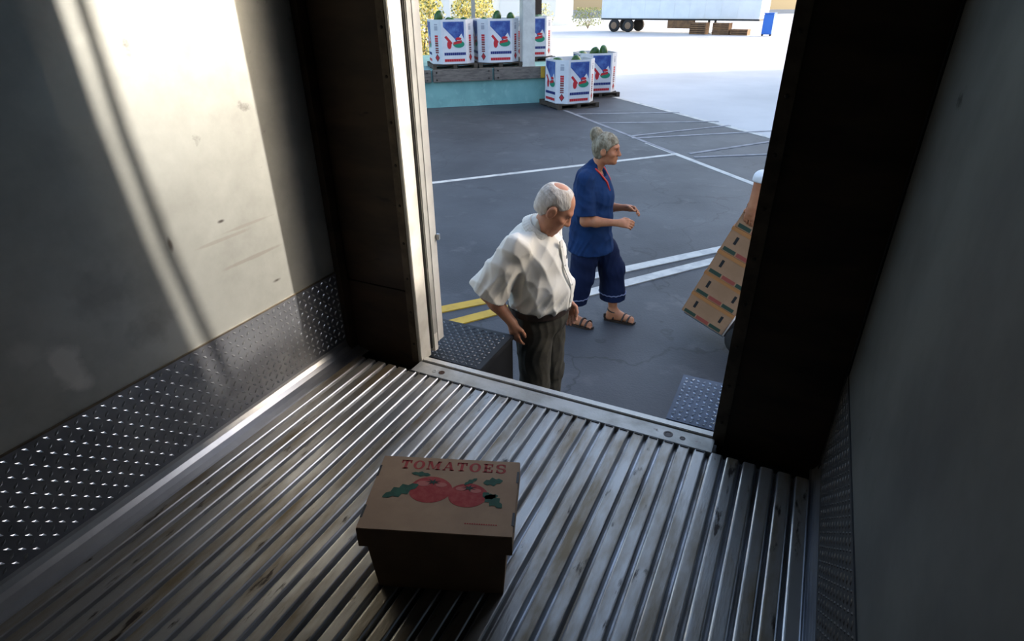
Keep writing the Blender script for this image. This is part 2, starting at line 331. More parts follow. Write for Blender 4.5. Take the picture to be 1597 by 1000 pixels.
# ------------------------------------------------------------------ tomato carton on the cargo floor
M_card = mat('kraft_card', (.36,.23,.135), .75, c2=(.31,.195,.115), nscale=9, spec=.3)
M_cardd = mat('kraft_card_inner', (.10,.06,.035), .8)
M_red = mat('print_red', (.30,.022,.018), .7, c2=(.36,.05,.04), nscale=40, spec=.3)
M_red2 = mat('print_light_red', (.42,.12,.09), .7, spec=.3)
M_green = mat('print_green', (.012,.06,.035), .7, c2=(.02,.09,.05), nscale=30, spec=.3)
M_dgreen = mat('print_dark_green', (.008,.03,.018), .7, spec=.3)
def flat(mb, poly, z, mi, th=.0003):
    a = sum(poly[i][0]*poly[(i+1)%len(poly)][1]-poly[(i+1)%len(poly)][0]*poly[i][1] for i in range(len(poly)))
    if a < 0: poly = poly[::-1]
    mb.prism(poly, z, z+th, mi)
def stroke_letters(word, x, y, h, wd, gap):
    """slab-serif capitals as filled polygons, baseline y, height h"""
    polys = []
    s = .27*wd; t = .12*h     # stem and serif thickness
    def rect(a,b,c,d): polys.append([(x+a,y+c),(x+b,y+c),(x+b,y+d),(x+a,y+d)])
    def quad(*p): polys.append([(x+a, y+b) for a,b in p])
    for ch in word:
        W = wd*(1.35 if ch == 'M' else 1.12 if ch in 'OA' else 1.0)
        if ch == 'T':
            rect(W/2-s/2,W/2+s/2,0,h); rect(W/2-s,W/2+s,0,t); rect(0,W,h-t*1.3,h); rect(0,t*1.1,h-2.9*t,h); rect(W-t*1.1,W,h-2.9*t,h)
        elif ch == 'O':
            N = 20
            for k in range(N):
                a0, a1 = 2*math.pi*k/N, 2*math.pi*(k+1)/N
                ro = (W/2, h/2*1.04); ri = (W/2-s*1.05, h/2*1.04-t*1.0)
                quad((W/2+ro[0]*math.cos(a0),h/2+ro[1]*math.sin(a0)),(W/2+ro[0]*math.cos(a1),h/2+ro[1]*math.sin(a1)),(W/2+ri[0]*math.cos(a1),h/2+ri[1]*math.sin(a1)),(W/2+ri[0]*math.cos(a0),h/2+ri[1]*math.sin(a0)))
        elif ch == 'M':
            rect(.08*W,.08*W+.5*s,0,h); rect(.92*W-s,.92*W,0,h); rect(0,.26*W,0,t); rect(W-.36*W,W,0,t); rect(0,.2*W,h-t,h); rect(W-.26*W,W,h-t,h)
            quad((.08*W,h),(.08*W+s*1.1,h),(.5*W+s*.4,.08*h),(.5*W-s*.3,.08*h)); quad((.92*W-s*.8,h),(.92*W-s*.2,h),(.5*W+s*.3,.08*h),(.5*W-s*.1,.08*h))
        elif ch == 'A':
            quad((.06*W,0),(.06*W+.45*s,0),(.5*W+.1*s,h),(.5*W-.35*s,h)); quad((.94*W-s*1.05,0),(.94*W,0),(.5*W+.5*s,h),(.5*W-.45*s,h))
            rect(.24*W,.72*W,.28*h,.28*h+t*.8); rect(0,.28*W,0,t); rect(.6*W,W,0,t)
        elif ch == 'E':
            rect(.12*W,.12*W+s,0,h); rect(0,W*.95,0,t); rect(0,W*.92,h-t,h); rect(.12*W,.7*W,h/2-t*.45,h/2+t*.45)
            rect(.95*W-t*1.1,.95*W,0,2.8*t); rect(.92*W-t*1.1,.92*W,h-2.7*t,h); rect(.7*W-t,.7*W,h/2-1.3*t,h/2+1.3*t)
        elif ch == 'S':
            P = []
            for k in range(25):
                u = k/24
                if u < .5: a = R(25)+R(245)*(u/.5); c = (W/2, h*.74); r = (.36*W, .24*h)
                else: a = R(90)-R(245)*((u-.5)/.5); c = (W/2, h*.27); r = (.38*W, .25*h)
                P.append((c[0]+r[0]*math.cos(a), c[1]+r[1]*math.sin(a)))
            for k in range(24):
                (ax,ay),(bx,by) = P[k],P[k+1]; dx,dy = bx-ax,by-ay; l = math.hypot(dx,dy) or 1; nx,ny = -dy/l,dx/l
                th = (t*.5+(s*.5-t*.5)*abs(dy/l))
                quad((ax+nx*th,ay+ny*th),(bx+nx*th,by+ny*th),(bx-nx*th,by-ny*th),(ax-nx*th,ay-ny*th))
            rect(W*.80,W*.92,.62*h,.97*h); rect(W*.08,W*.2,.03*h,.38*h)
        x += W+gap
    return polys, x
tb = empty('tomato_carton', (-.798, 1.135, hh), R(20.8)); tag(tb, 'cardboard tomato carton with red lettering on its lid, on the ribbed floor', 'carton')
TW, TD, TH = .458, .315, .276
# base (slightly tapered inward to the bottom), open tray
mb = MB(); bx, by = TW/2-.014, TD/2-.012; tx = .012
vs = []
for z, k in ((0,.018),(TH-.008,0.0)):
    vs += [(-bx+k,-by+k*.6,z),(bx-k,-by+k*.6,z),(bx-k,by-k*.6,z),(-bx+k,by-k*.6,z)]
mb.add(vs, [(3,2,1,0),(4,5,6,7),(0,1,5,4),(1,2,6,5),(2,3,7,6),(3,0,4,7)])
mb.build('carton_base', M_card, tb)
ld = MB(); LH = .074
ld.box(-TW/2, TW/2, -TD/2, TD/2, TH-.005, TH, bev=.0018)
ld.box(-TW/2, TW/2, -TD/2, -TD/2+.004, TH-LH, TH-.003); ld.box(-TW/2, TW/2, TD/2-.004, TD/2, TH-LH, TH-.003)
for sx in (-1, 1):
    xx = sorted((sx*TW/2, sx*(TW/2-.004)))
    ld.box(xx[0], xx[1], -TD/2, TD/2, TH-LH, TH-.028)
    for a, b in ((-TD/2, -.115), (-.065, .06), (.11, TD/2)): ld.box(xx[0], xx[1], a, b, TH-.028, TH-.003)
lid = ld.build('carton_lid', M_card, tb)
for sx in (-1, 1):
    for a, b in ((-.115,-.065),(.06,.11)):
        xx = sorted((sx*(TW/2-.006), sx*(TW/2+.0008))); MB().box(xx[0], xx[1], a, b, TH-.029, TH+.0008).build('vent_slot', M_gasket, lid)
pz = TH+.0002
pm = MB()
polys, ex = stroke_letters('TOMATOES', 0, 0, .040, .034, .0075)
off = -(ex-.0075)/2+.012
for p in polys: flat(pm, [(a+off, b+.100) for a, b in p], pz, 0)
tag(pm.build('lettering', [M_red], lid), 'red slab-serif TOMATOES lettering', kind='stuff')
pm = MB()
def ell(cx, cy, rx, ry, n=28, wob=0): return [(cx+rx*math.cos(2*math.pi*k/n)*(1+wob*math.cos(6*math.pi*k/n)), cy+ry*math.sin(2*math.pi*k/n)) for k in range(n)]
flat(pm, ell(-.043,.012,.068,.056,wob=.03), pz, 0); flat(pm, ell(.078,-.004,.062,.050,wob=.03), pz+.0001, 0)
flat(pm, ell(-.070,.036,.022,.012), pz+.0004, 1); flat(pm, ell(-.012,.034,.018,.010), pz+.0004, 1); flat(pm, ell(.052,.022,.016,.009), pz+.0005, 1); flat(pm, ell(.100,.016,.018,.009), pz+.0005, 1)
def star(cx, cy, r, n=7, sq=.6): return [(cx+(r if k%2 else r*.3)*math.cos(math.pi*k/n), cy+sq*(r if k%2 else r*.3)*math.sin(math.pi*k/n)) for k in range(2*n)]
flat(pm, star(-.040,.044,.026), pz+.0008, 3); flat(pm, star(.078,.026,.026), pz+.0008, 3)
def leaf(ax, ay, bx_, by_, wd, lob=4):
    dx, dy = bx_-ax, by_-ay; l = math.hypot(dx,dy); ux, uy = dx/l, dy/l; up = []; dn = []
    for k in range(lob*2+1):
        t = k/(lob*2); ww = wd*math.sin(math.pi*min(1,t*.9+.06))*(1 if k%2 else .55)
        up.append((ax+dx*t-uy*ww, ay+dy*t+ux*ww)); dn.append((ax+dx*t+uy*ww, ay+dy*t-ux*ww))
    return up+dn[::-1]
flat(pm, leaf(-.085,.030,-.185,-.030,.026), pz+.0006, 2); flat(pm, leaf(-.055,.075,-.118,.080,.012,3), pz+.0006, 2)
flat(pm, leaf(.125,.010,.188,-.048,.024), pz+.0006, 2); flat(pm, leaf(.120,.052,.180,.066,.020,3), pz+.0006, 2); flat(pm, leaf(.060,.040,.098,.070,.010,3), pz+.0006, 2)
flat(pm, leaf(.130,-.010,.172,.000,.014,3), pz+.0006, 2)
tag(pm.build('tomato_print', [M_red, M_red2, M_green, M_dgreen], lid), 'printed pair of red tomatoes with green leaves', kind='stuff')
pm = MB()
for k in range(14): flat(pm, [(.085+k*.007,-.118),(.090+k*.007,-.118),(.090+k*.007,-.114),(.085+k*.007,-.114)], pz, 0)
tag(pm.build('small_print', [M_red], lid), kind='stuff')

# ------------------------------------------------------------------ the lot outside
M_asph = mat('asphalt', (.056,.059,.065), .56, 0, .38, c2=(.034,.036,.040), nscale=.6, lo=.35, hi=.65, detail=10, c3=(.088,.088,.092), s3=2.6, lo3=.58, hi3=.74, bump=.25, bscale=55, rvar=.06)
nt = M_asph.node_tree
# thin cracks in the asphalt
vor = nt.nodes.new('ShaderNodeTexVoronoi'); vor.feature = 'DISTANCE_TO_EDGE'; vor.inputs['Scale'].default_value = .32
tcn = nt.nodes.new('ShaderNodeTexCoord'); nz = nt.nodes.new('ShaderNodeTexNoise'); nz.inputs['Scale'].default_value = 1.4; nz.inputs['Detail'].default_value = 4
ma = nt.nodes.new('ShaderNodeVectorMath'); ma.operation = 'ADD'
nt.links.new(tcn.outputs['Object'], nz.inputs['Vector']); nt.links.new(tcn.outputs['Object'], ma.inputs[0]); nt.links.new(nz.outputs['Color'], ma.inputs[1]); nt.links.new(ma.outputs[0], vor.inputs['Vector'])
mr = nt.nodes.new('ShaderNodeMapRange'); mr.inputs['From Min'].default_value = .001; mr.inputs['From Max'].default_value = .005; mr.inputs['To Min'].default_value = .62; mr.inputs['To Max'].default_value = 1.0
nt.links.new(vor.outputs['Distance'], mr.inputs['Value'])
bs = nt.nodes['Principled BSDF']; src = bs.inputs['Base Color'].links[0].from_socket
mx = nt.nodes.new('ShaderNodeMix'); mx.data_type = 'RGBA'; mx.blend_type = 'MULTIPLY'; mx.inputs[0].default_value = 1
nt.links.new(src, mx.inputs[6]); nt.links.new(mr.outputs[0], mx.inputs[7]); nt.links.new(mx.outputs[2], bs.inputs['Base Color'])
ground = st(MB().box(-120, 120, -60, 160, GZ-.2, GZ).build('ground', M_asph)); tag(ground, 'dark cracked asphalt of the market lot')
M_apron = mat('pale_concrete_apron', (.52,.51,.50), .6, 0, .5, c2=(.42,.415,.41), nscale=.35, lo=.35, hi=.65, detail=8, bump=.15, bscale=40)
_a = Vector((-5.66,18.24)); _b = Vector((-.74,13.64)); _d = (_b-_a).normalized(); _p, _q = _a-_d*70, _b+_d*9; _n = Vector((-_d.y,_d.x))
_poly = [tuple(_p), tuple(_q), tuple(_q+_n*110), tuple(_p+_n*110)]
apron = st(MB().prism(_poly, GZ-.05, GZ+.002).build('ground_apron', M_apron)); tag(apron, 'pale sunlit concrete apron across the lot')
M_line = mat('white_road_paint', (.58,.56,.50), .7, c2=(.34,.335,.32), nscale=5, lo=.45, hi=.7, detail=8)
M_line2 = mat('worn_road_paint', (.26,.26,.27), .7, c2=(.16,.16,.17), nscale=4, detail=8)
M_yel = mat('yellow_road_paint', (.50,.31,.03), .7, c2=(.33,.20,.03), nscale=6, lo=.5, hi=.75, detail=8)
_lz = [.003]
def line(a, b, wd, m, ext=(0,0)):
    _lz[0] += .0006
    a = Vector(a); b = Vector(b); d = (b-a).normalized(); a = a-d*ext[0]; b = b+d*ext[1]; n = Vector((-d.y, d.x))*wd/2
    MB().prism([tuple(a-n), tuple(b-n), tuple(b+n), tuple(a+n)], GZ, GZ+_lz[0]).build('painted_line', m, ground)
line((-5.12,7.93), (-2.14,11.28), .11, M_line, (2.0,.0))
line((-3.47,12.71), (-.78,9.99), .11, M_line, (-.9,2.0))
line((-5.80,15.16), (-2.14,11.38), .09, M_line2, (0,0))
line((-5.66,18.24), (-.74,13.64), .14, M_line, (.6,2.0))
line((-3.24,12.38), (-.79,14.21), .10, M_line2, (0,.2)); line((-1.88,11.45), (-.69,13.05), .10, M_line2, (0,.3))
line((-4.4,13.75), (-1.9,15.0), .10, M_line2); line((-3.3,12.6), (-1.6,14.6), .09, M_line2); line((-5.3,14.7), (-3.0,15.9), .09, M_line2); line((-1.75,11.2), (-.5,12.0), .09, M_line2)
line((-1.46,5.76), (-.66,6.74), .13, M_line, (.9,1.2)); line((-1.34,5.44), (-.67,6.35), .13, M_line, (.9,1.2))
line((-2.72,4.18), (-2.47,4.47), .12, M_yel, (1.4,.55)); line((-2.45,4.06), (-2.28,4.30), .12, M_yel, (1.4,.5))

# unseen blocks added at right: one shades the near lot, one cuts low sun
M_conc = mat('pale_concrete', (.50,.48,.44), .85, c2=(.42,.40,.37), nscale=.8)
st(MB().prism([(5.0,7.05),(13.0,13.1),(13.0,38.0),(5.0,31.0)], GZ, GZ+9.0).build('added_shade_block', M_conc))
st(MB().box(5.0, 5.4, 2.0, 7.04, GZ, GZ+3.65).build('added_low_sun_blocker', M_conc))

# ------------------------------------------------------------------ loading platform with bins
M_teal = mat('teal_painted_concrete', (.20,.40,.38), .75, c2=(.16,.33,.32), nscale=1.6, c3=(.24,.44,.42), s3=5)
M_wood = mat('weathered_timber', (.17,.145,.125), .85, c2=(.10,.085,.075), nscale=5, stretch=(1,1,6))
M_woodd = mat('dark_pallet_wood', (.07,.05,.035), .85, c2=(.04,.03,.02), nscale=6)
M_post = mat('whitewashed_post', (.62,.61,.57), .7, c2=(.52,.51,.48), nscale=4)
M_dark = mat('dark_brown_post', (.045,.03,.022), .8, c2=(.03,.02,.015), nscale=4)
PA = R(40.0)                                   # platform front edge runs at 40 degrees
pu = Vector((math.cos(PA), math.sin(PA), 0)); pn = Vector((-math.sin(PA), math.cos(PA), 0))
PE = Vector((-6.80, 16.22, GZ))                # near right end of the platform front
plat = st(empty('loading_platform', PE, PA)); tag(plat, 'teal painted loading platform with timber edge')
MB().box(-14, .9, 0, 5.0, 0, .93).build('platform_body', M_teal, plat)
bl = [(-1.45,.88),(-3.10,-1.50),(-5.4,-3.15),(-7.7,-5.45),(-10,-7.75)]
for k, (a, b) in enumerate(bl): MB().box(min(a,b), max(a,b), -.10, -.002, .645, .945, bev=.008).build('timber_beam', M_wood, plat)
MB().box(-.16, -.05, -.135, -.1, .66, .94).build('yellow_marker', M_yel, plat)
bolt2 = MB().lathe([(.022,0),(.02,.012)], 8, M=Matrix.Rotation(R(90),4,'X')).mesh('bolt', M_bolt)
for a, b in bl:
    for x in (a+.1, a+.1, b-.1):
        for z in (.70, .88): o = link('bolt', bolt2, plat); o.location = (x, -.1, z)
# printed bulk bins
M_bwhite = mat('bin_white_card', (.66,.66,.68), .7, c2=(.60,.60,.63), nscale=4, spec=.3)
M_bin_in = mat('bin_brown_inside', (.28,.2,.14), .85)
M_pblue = mat('bin_print_blue', (.03,.06,.24), .65, c2=(.10,.18,.42), nscale=3.5, spec=.3)
M_pnavy = mat('bin_print_navy', (.02,.03,.15), .65, spec=.3)
M_pred = mat('bin_print_red', (.48,.025,.035), .65, spec=.3)
M_pgreen = mat('bin_print_green', (.02,.22,.13), .65, spec=.3)
M_pbrown = mat('bin_print_maroon', (.20,.05,.05), .65, spec=.3)
M_melon = mat('watermelon_rind', (.018,.07,.012), .4, c2=(.06,.16,.03), nscale=14, lo=.5, hi=.6, stretch=(1,1,.15))
def bin_proto():
    root = empty('produce_bin', (0,0,0)); S = .56; C = .24; H = 1.05; Z0 = .13
    oct_ = [(S-C,-S),(S,-S+C),(S,S-C),(S-C,S),(-S+C,S),(-S,S-C),(-S,-S+C),(-S+C,-S)]
    mb = MB(); n = 8; t = .97
    vs = [(x,y,Z0) for x,y in oct_]+[(x,y,Z0+H) for x,y in oct_]+[(x*t,y*t,Z0+H) for x,y in oct_]+[(x*t,y*t,Z0+H-.16) for x,y in oct_]
    fs = [tuple(range(7,-1,-1))]+[(i,(i+1)%n,n+(i+1)%n,n+i) for i in range(n)]+[(n+i,n+(i+1)%n,2*n+(i+1)%n,2*n+i) for i in range(n)]+[(2*n+i,2*n+(i+1)%n,3*n+(i+1)%n,3*n+i) for i in range(n)]
    fs2 = [tuple(range(3*n,4*n))]
    mb.add(vs, fs, 0); k = len(mb.v); mb.f += [tuple(f) for f in fs2]; mb.m += [1]
    mb.build('carton_wall', [M_bwhite, M_bin_in], root)
    def face_print(ang, wide):
        m = MB(); d = S+.003 if wide else (S*2-C)/math.sqrt(2)+.003
        def poly(p, mi, lift=0): # p in (u,z)
            m.add([(u, -(d+lift), Z0+z) for u, z in p], [tuple(range(len(p)))], mi)
        def rc(u0,u1,z0,z1,mi,l=0): poly([(u0,z0),(u1,z0),(u1,z1),(u0,z1)], mi, l)
        if wide:
            rc(-.27,.27,.46,1.0,0); poly([(-.27,.40),(.10,.40),(.02,.60),(-.27,.88)],5,.0012); poly([(.10,.60),(.20,.72),(.27,.58),(.27,.42),(.02,.42)],5,.0012)
            def elp(cu,cz,ru,rz,mi,l):
                poly([(cu+ru*math.cos(2*math.pi*k/14), cz+rz*math.sin(2*math.pi*k/14)) for k in range(14)], mi, l)
            elp(.12,.47,.155,.085,3,.0024); elp(-.13,.46,.06,.10,2,.0024); poly([(-.25,.64),(-.20,.68),(-.04,.50),(-.09,.46)],2,.0026); poly([(-.02,.52),(.20,.57),(.20,.50),(-.02,.46)],2,.0036)
            elp(.12,.60,.08,.035,2,.003)
            # blue and red title strips broken into block letters
            u = -.27
            while u < .25: rc(u,u+.048,.21,.275,1,0); u += .052
            u = -.27
            while u < .25: rc(u,u+.058,.055,.12,2,0); u += .060
        else:
            for z, h in ((.80,.10),(.92,.03)): rc(-.05,.05,z,z+h,6)
            for k in range(5): rc(-.05,.05,.42+k*.055,.465+k*.055,2 if k > 1 else 4)
            for k in range(3): rc(-.05,.05,.26+k*.05,.295+k*.05,4)
            poly([(0,.05),(.075,.15),(0,.25),(-.075,.15)],4); poly([(0,.09),(.045,.15),(0,.21),(-.045,.15)],2,.0012)
        m.xf(Matrix.Rotation(ang,4,'Z'))
        tag(m.build('printed_face' if wide else 'printed_corner', [M_pblue,M_pnavy,M_pred,M_pgreen,M_pbrown,M_bwhite,mat('bin_print_grey',(.36,.37,.42),.7)], root), kind='stuff')
    for k in range(4): face_print(math.pi/2*k, True); face_print(math.pi/2*k+math.pi/4, False)
    # pallet
    for i in range(5): MB().box(-.60,.60,-.60+i*.275,-.60+i*.275+.10,.105,.128).build('pallet_board', M_woodd, root)
    for x in (-.60,-.05,.50): MB().box(x,x+.10,-.60,.60,.022,.105).build('pallet_stringer', M_woodd, root)
    for y in (-.60,-.05,.50): MB().box(-.60,.60,y,y+.10,0,.022).build('pallet_foot_board', M_woodd, root)
    return root
proto = bin_proto()
P0 = PE + Vector((0,0,.93))
def PP(lx, ly, z=.93): return PE + pu*lx + pn*ly + Vector((0,0,z))
bins = [ (PP(-2.46,.68), 40, 'printed octagonal produce bin at the left on the teal platform', 'produce bins on the platform'),
         (PP(-1.22,.68), 40, 'printed octagonal produce bin on the platform, left of the white post', 'produce bins on the platform'),
         (PP(.16,2.05), 40, 'printed produce bin on the platform, half hidden behind the white post', 'produce bins on the platform'),
         (PP(.45,-.74,0), 48, 'printed octagonal produce bin on the asphalt at the platform end', 'produce bins on the asphalt'),
         (Vector((-6.02,18.10,GZ)), 40, 'printed produce bin on the asphalt, the farther one behind', 'produce bins on the asphalt') ]
mel_me = MB().ellipsoid((0,0,0), (.115,.115,.165), 14, 10).mesh('watermelon', M_melon, True)
melons = [ [(-.33,-.25,.10,20),(-.02,-.30,-.03,70),(.34,-.32,-.03,60),(.0,.15,-.02,80),(-.30,.2,-.02,75)],
           [(-.02,-.28,.08,15),(.38,-.20,.04,30),(.1,.2,-.02,75),(-.3,0,-.03,80)],
           [(.1,-.25,-.03,70),(.3,.1,-.02,80)],
           [(-.02,-.36,.03,60),(.12,-.1,-.03,75),(-.3,.1,-.04,80),(.3,.25,-.03,70)],
           [(-.12,-.22,.06,40),(.14,-.30,.09,20),(-.34,.1,-.02,80),(.2,.2,-.03,75)] ]
mlab = ['left bin on the platform','bin left of white post','bin behind white post','nearer bin on the asphalt','farther bin on the asphalt']
mpos = [['front left','front middle','front right','back middle','back left'],['front middle','right','back right','left'],['front','back right'],['front left','middle','back left','back right'],['front middle','front right','back left','back right']]
for i, (p, rz, lab, grp) in enumerate(bins):
    o = proto if i == 0 else copy_tree(proto)
    o.location = p; o.rotation_euler = (0,0,R(rz)); tag(o, lab, 'produce bin', grp)
    for j_, (x, y, z, tl) in enumerate(melons[i]):
        m = link('watermelon', mel_me); a = R(rz)
        m.location = p + Vector((x*math.cos(a)-y*math.sin(a), x*math.sin(a)+y*math.cos(a), 1.13+z)); m.rotation_euler = (R(tl), 0, R(random.uniform(0,360)))
        tag(m, 'dark green watermelon at %s of heap in %s' % (mpos[i][j_], mlab[i]), 'watermelon', 'watermelons in '+mlab[i])
# white post and others on the platform
t = empty('canopy_post', PP(-.45,.22), PA); tag(t, 'thick whitewashed canopy post standing on the loading platform', 'post')
MB().box(-.17,.17,-.17,.17,0,4.0,bev=.012).build('shaft', M_post, t); MB().box(-.18,.18,-.18,.18,0,.05,bev=.008).build('base_plate', M_post, t)
t = empty('timber_post', PP(.66,3.0), PA); tag(t, 'dark brown timber post behind the half hidden produce bin', 'post')
MB().box(-.10,.10,-.10,.10,0,4.0,bev=.01).build('shaft', M_dark, t); MB().box(-.14,.14,-.14,.14,0,.04).build('base_plate', M_steelk, t)
t = empty('steel_post', PP(-1.5,2.3), PA); tag(t, 'thin grey steel post behind the left produce bin', 'post')
MB().box(-.05,.05,-.05,.05,0,4.0,bev=.006).build('shaft', M_steelg, t); MB().box(-.1,.1,-.1,.1,0,.03).build('base_plate', M_steelk, t)
MB().box(-14.3, .5, -.4, 5.4, 4.93, 5.15).build('canopy_roof', M_conc, plat)

# ------------------------------------------------------------------ far side of the lot
M_tr = mat('white_trailer_panel', (.80,.80,.79), .5, c2=(.74,.74,.73), nscale=1)
M_tyre = mat('tyre_rubber', (.02,.018,.016), .8)
M_rim = mat('rim_brown', (.22,.13,.07), .6)
M_blue = mat('blue_paint', (.02,.13,.50), .5)
M_brn = mat('brown_crate_wood', (.22,.11,.045), .8, c2=(.13,.065,.03), nscale=3)
def trailer(x, y, rz, label):
    t = empty('semi_trailer', (x, y, GZ), rz); tag(t, label, 'trailer')
    MB().box(-6.6,6.6,-1.25,1.25,1.05,4.0,bev=.04).build('cargo_box', M_tr, t)
    for k in range(11): MB().box(-6.5+k*1.26,-6.42+k*1.26,-1.275,-1.25,1.1,3.95).build('side_rib', M_tr, t)
    MB().box(-6.6,6.6,-1.2,1.2,.93,1.05).build('chassis_rail', M_steelk, t)
    wm = MB().lathe([(.28,-.14),(.46,-.14),(.50,-.09),(.50,.09),(.46,.14),(.28,.14)], 18, M=Matrix.Rotation(R(90),4,'X')).mesh('wheel', M_tyre, True)
    hm = MB().lathe([(.27,-.1),(.27,.1),(.15,.12)], 14, M=Matrix.Rotation(R(90),4,'X')).mesh('rim', M_rim)
    for xx in (-5.4,-4.1):
        for yy in (-1.05,1.05):
            o = link('wheel', wm, t); o.location = (xx,yy,.5); r = link('rim', hm, o); r.location = (0,-.05 if yy<0 else .05,0)
    for yy in (-.8,.8): MB().box(2.6,2.75,yy-.07,yy+.07,.03,1.0).build('landing_leg', M_steelk, t); MB().box(2.5,2.85,yy-.15,yy+.15,0,.04).build('landing_foot', M_steelk, t)
    MB().box(-.6,1.6,-1.2,-.9,.35,.95,bev=.02).build('tool_box', M_brn, t)
    return t
trailer(-11.2, 55.2, R(-9), 'long white semi trailer parked across the far side of the lot')
t = empty('blue_drum_cart', (-4.05, 51.5, GZ), R(-9)); tag(t, 'blue bin standing at the end of the far white trailer', 'bin')
MB().box(-.35,.35,-.35,.35,.12,1.45,bev=.04).build('bin_body', M_blue, t); MB().box(-.38,.38,-.38,.38,1.45,1.52,bev=.02).build('bin_lid', M_blue, t)
for xx in (-.28,.28): MB().lathe([(.06,-.03),(.08,-.02),(.08,.02),(.06,.03)],10,M=Matrix.Translation((xx,-.25,.09))@Matrix.Rotation(R(90),4,'X')).build('caster', M_tyre, t)
crate = None
for k, (x, y, n) in enumerate(((-9.2,52.9,2),(-7.4,52.4,2),(-6.0,52.2,1))):
    for q in range(n):
        t = empty('wooden_crate', (x, y, GZ+q*.42), R(-9)); tag(t, ['brown slatted crate under the trailer, left stack','brown slatted crate under the trailer, middle stack','brown slatted crate under the trailer, right end'][k]+(', upper one' if q else ', lower one'), 'crate', 'brown crates by the far trailer')
        for z in (0,.14,.28): MB().box(-.6,.6,-.4,.4,z+.01,z+.12).build('slat_row', M_brn, t)
        for sx in (-.62,.58): MB().box(sx,sx+.04,-.42,.42,0,.41).build('end_frame', M_brn, t)
# pale market hall and shrubs beyond the platform
M_hall = mat('cream_wall', (.82,.78,.68), .85, c2=(.76,.72,.62), nscale=.6)
M_glass = mat('pale_roller_door', (.66,.66,.62), .6)
t = empty('market_hall', (-38, 62, GZ), R(25)); tag(t, 'long cream market hall far behind the platform', 'building')
MB().box(-22,14,0,10,0,6).build('hall_wall', M_hall, t); MB().box(-22.5,14.5,-.6,10.5,6,6.4).build('hall_roof', M_steelg, t)
for k in range(9):
    o = MB().box(-20.5+k*3.8,-18.3+k*3.8,-.05,.05,.9,3.4).build('roller_door', M_glass, t); MB().box(-20.5+k*3.8,-18.3+k*3.8,-.12,.0,.82,.9).build('door_sill', M_tr, o)
M_leafy = mat('yellow_flower_leaf', (.80,.62,.12), .7, c2=(.70,.66,.30), nscale=5); M_leafg = mat('shrub_green_leaf', (.12,.17,.05), .7, c2=(.25,.26,.08), nscale=5); M_stem = mat('shrub_stem', (.12,.08,.05), .8)
def shrub(x, y, w_, h, m, label, n=900, seed=1):
    rnd = random.Random(seed); t = empty('flowering_shrub', (x,y,GZ)); tag(t, label, 'shrub', 'shrubs beyond the platform')
    mb = MB()
    for k in range(n):
        a = rnd.uniform(0,2*math.pi); zz = rnd.random(); rr = w_*math.sqrt(rnd.random())*(1-.5*abs(zz-.45)); c = Vector((rr*math.cos(a), rr*math.sin(a), h*(.12+.88*zz)))
        u = Vector((rnd.gauss(0,1),rnd.gauss(0,1),rnd.gauss(0,1))).normalized(); v = u.orthogonal().normalized(); s = rnd.uniform(.05,.10)
        mb.add([c-u*s, c-v*s*.5, c+u*s, c+v*s*.5], [(0,1,2,3)], 0 if rnd.random() < .7 else 1)
    tag(mb.build('foliage', [m, M_leafg], t), kind='stuff')
    for k in range(5):
        a = k*1.3; MB().tube([(0,0,0),(.2*w_*math.cos(a),.2*w_*math.sin(a),h*.4),(.5*w_*math.cos(a),.5*w_*math.sin(a),h*.8)], .03, 6, r2=.012).build('stem', M_stem, t)
    return t
shrub(-16.2,24.4,1.25,2.9,M_leafy,'yellow flowering shrub behind the left produce bin',3000,1)
shrub(-15.3,27.6,1.25,2.7,M_leafy,'yellow flowering shrub between the two front produce bins',3000,2)
shrub(-24.5,56.0,1.8,2.2,M_leafy,'yellow-green shrub far off right of the dark post',900,3)
shrub(-21.0,60.5,1.6,1.8,M_leafg,'dull green shrub far off near the trailer',900,4)
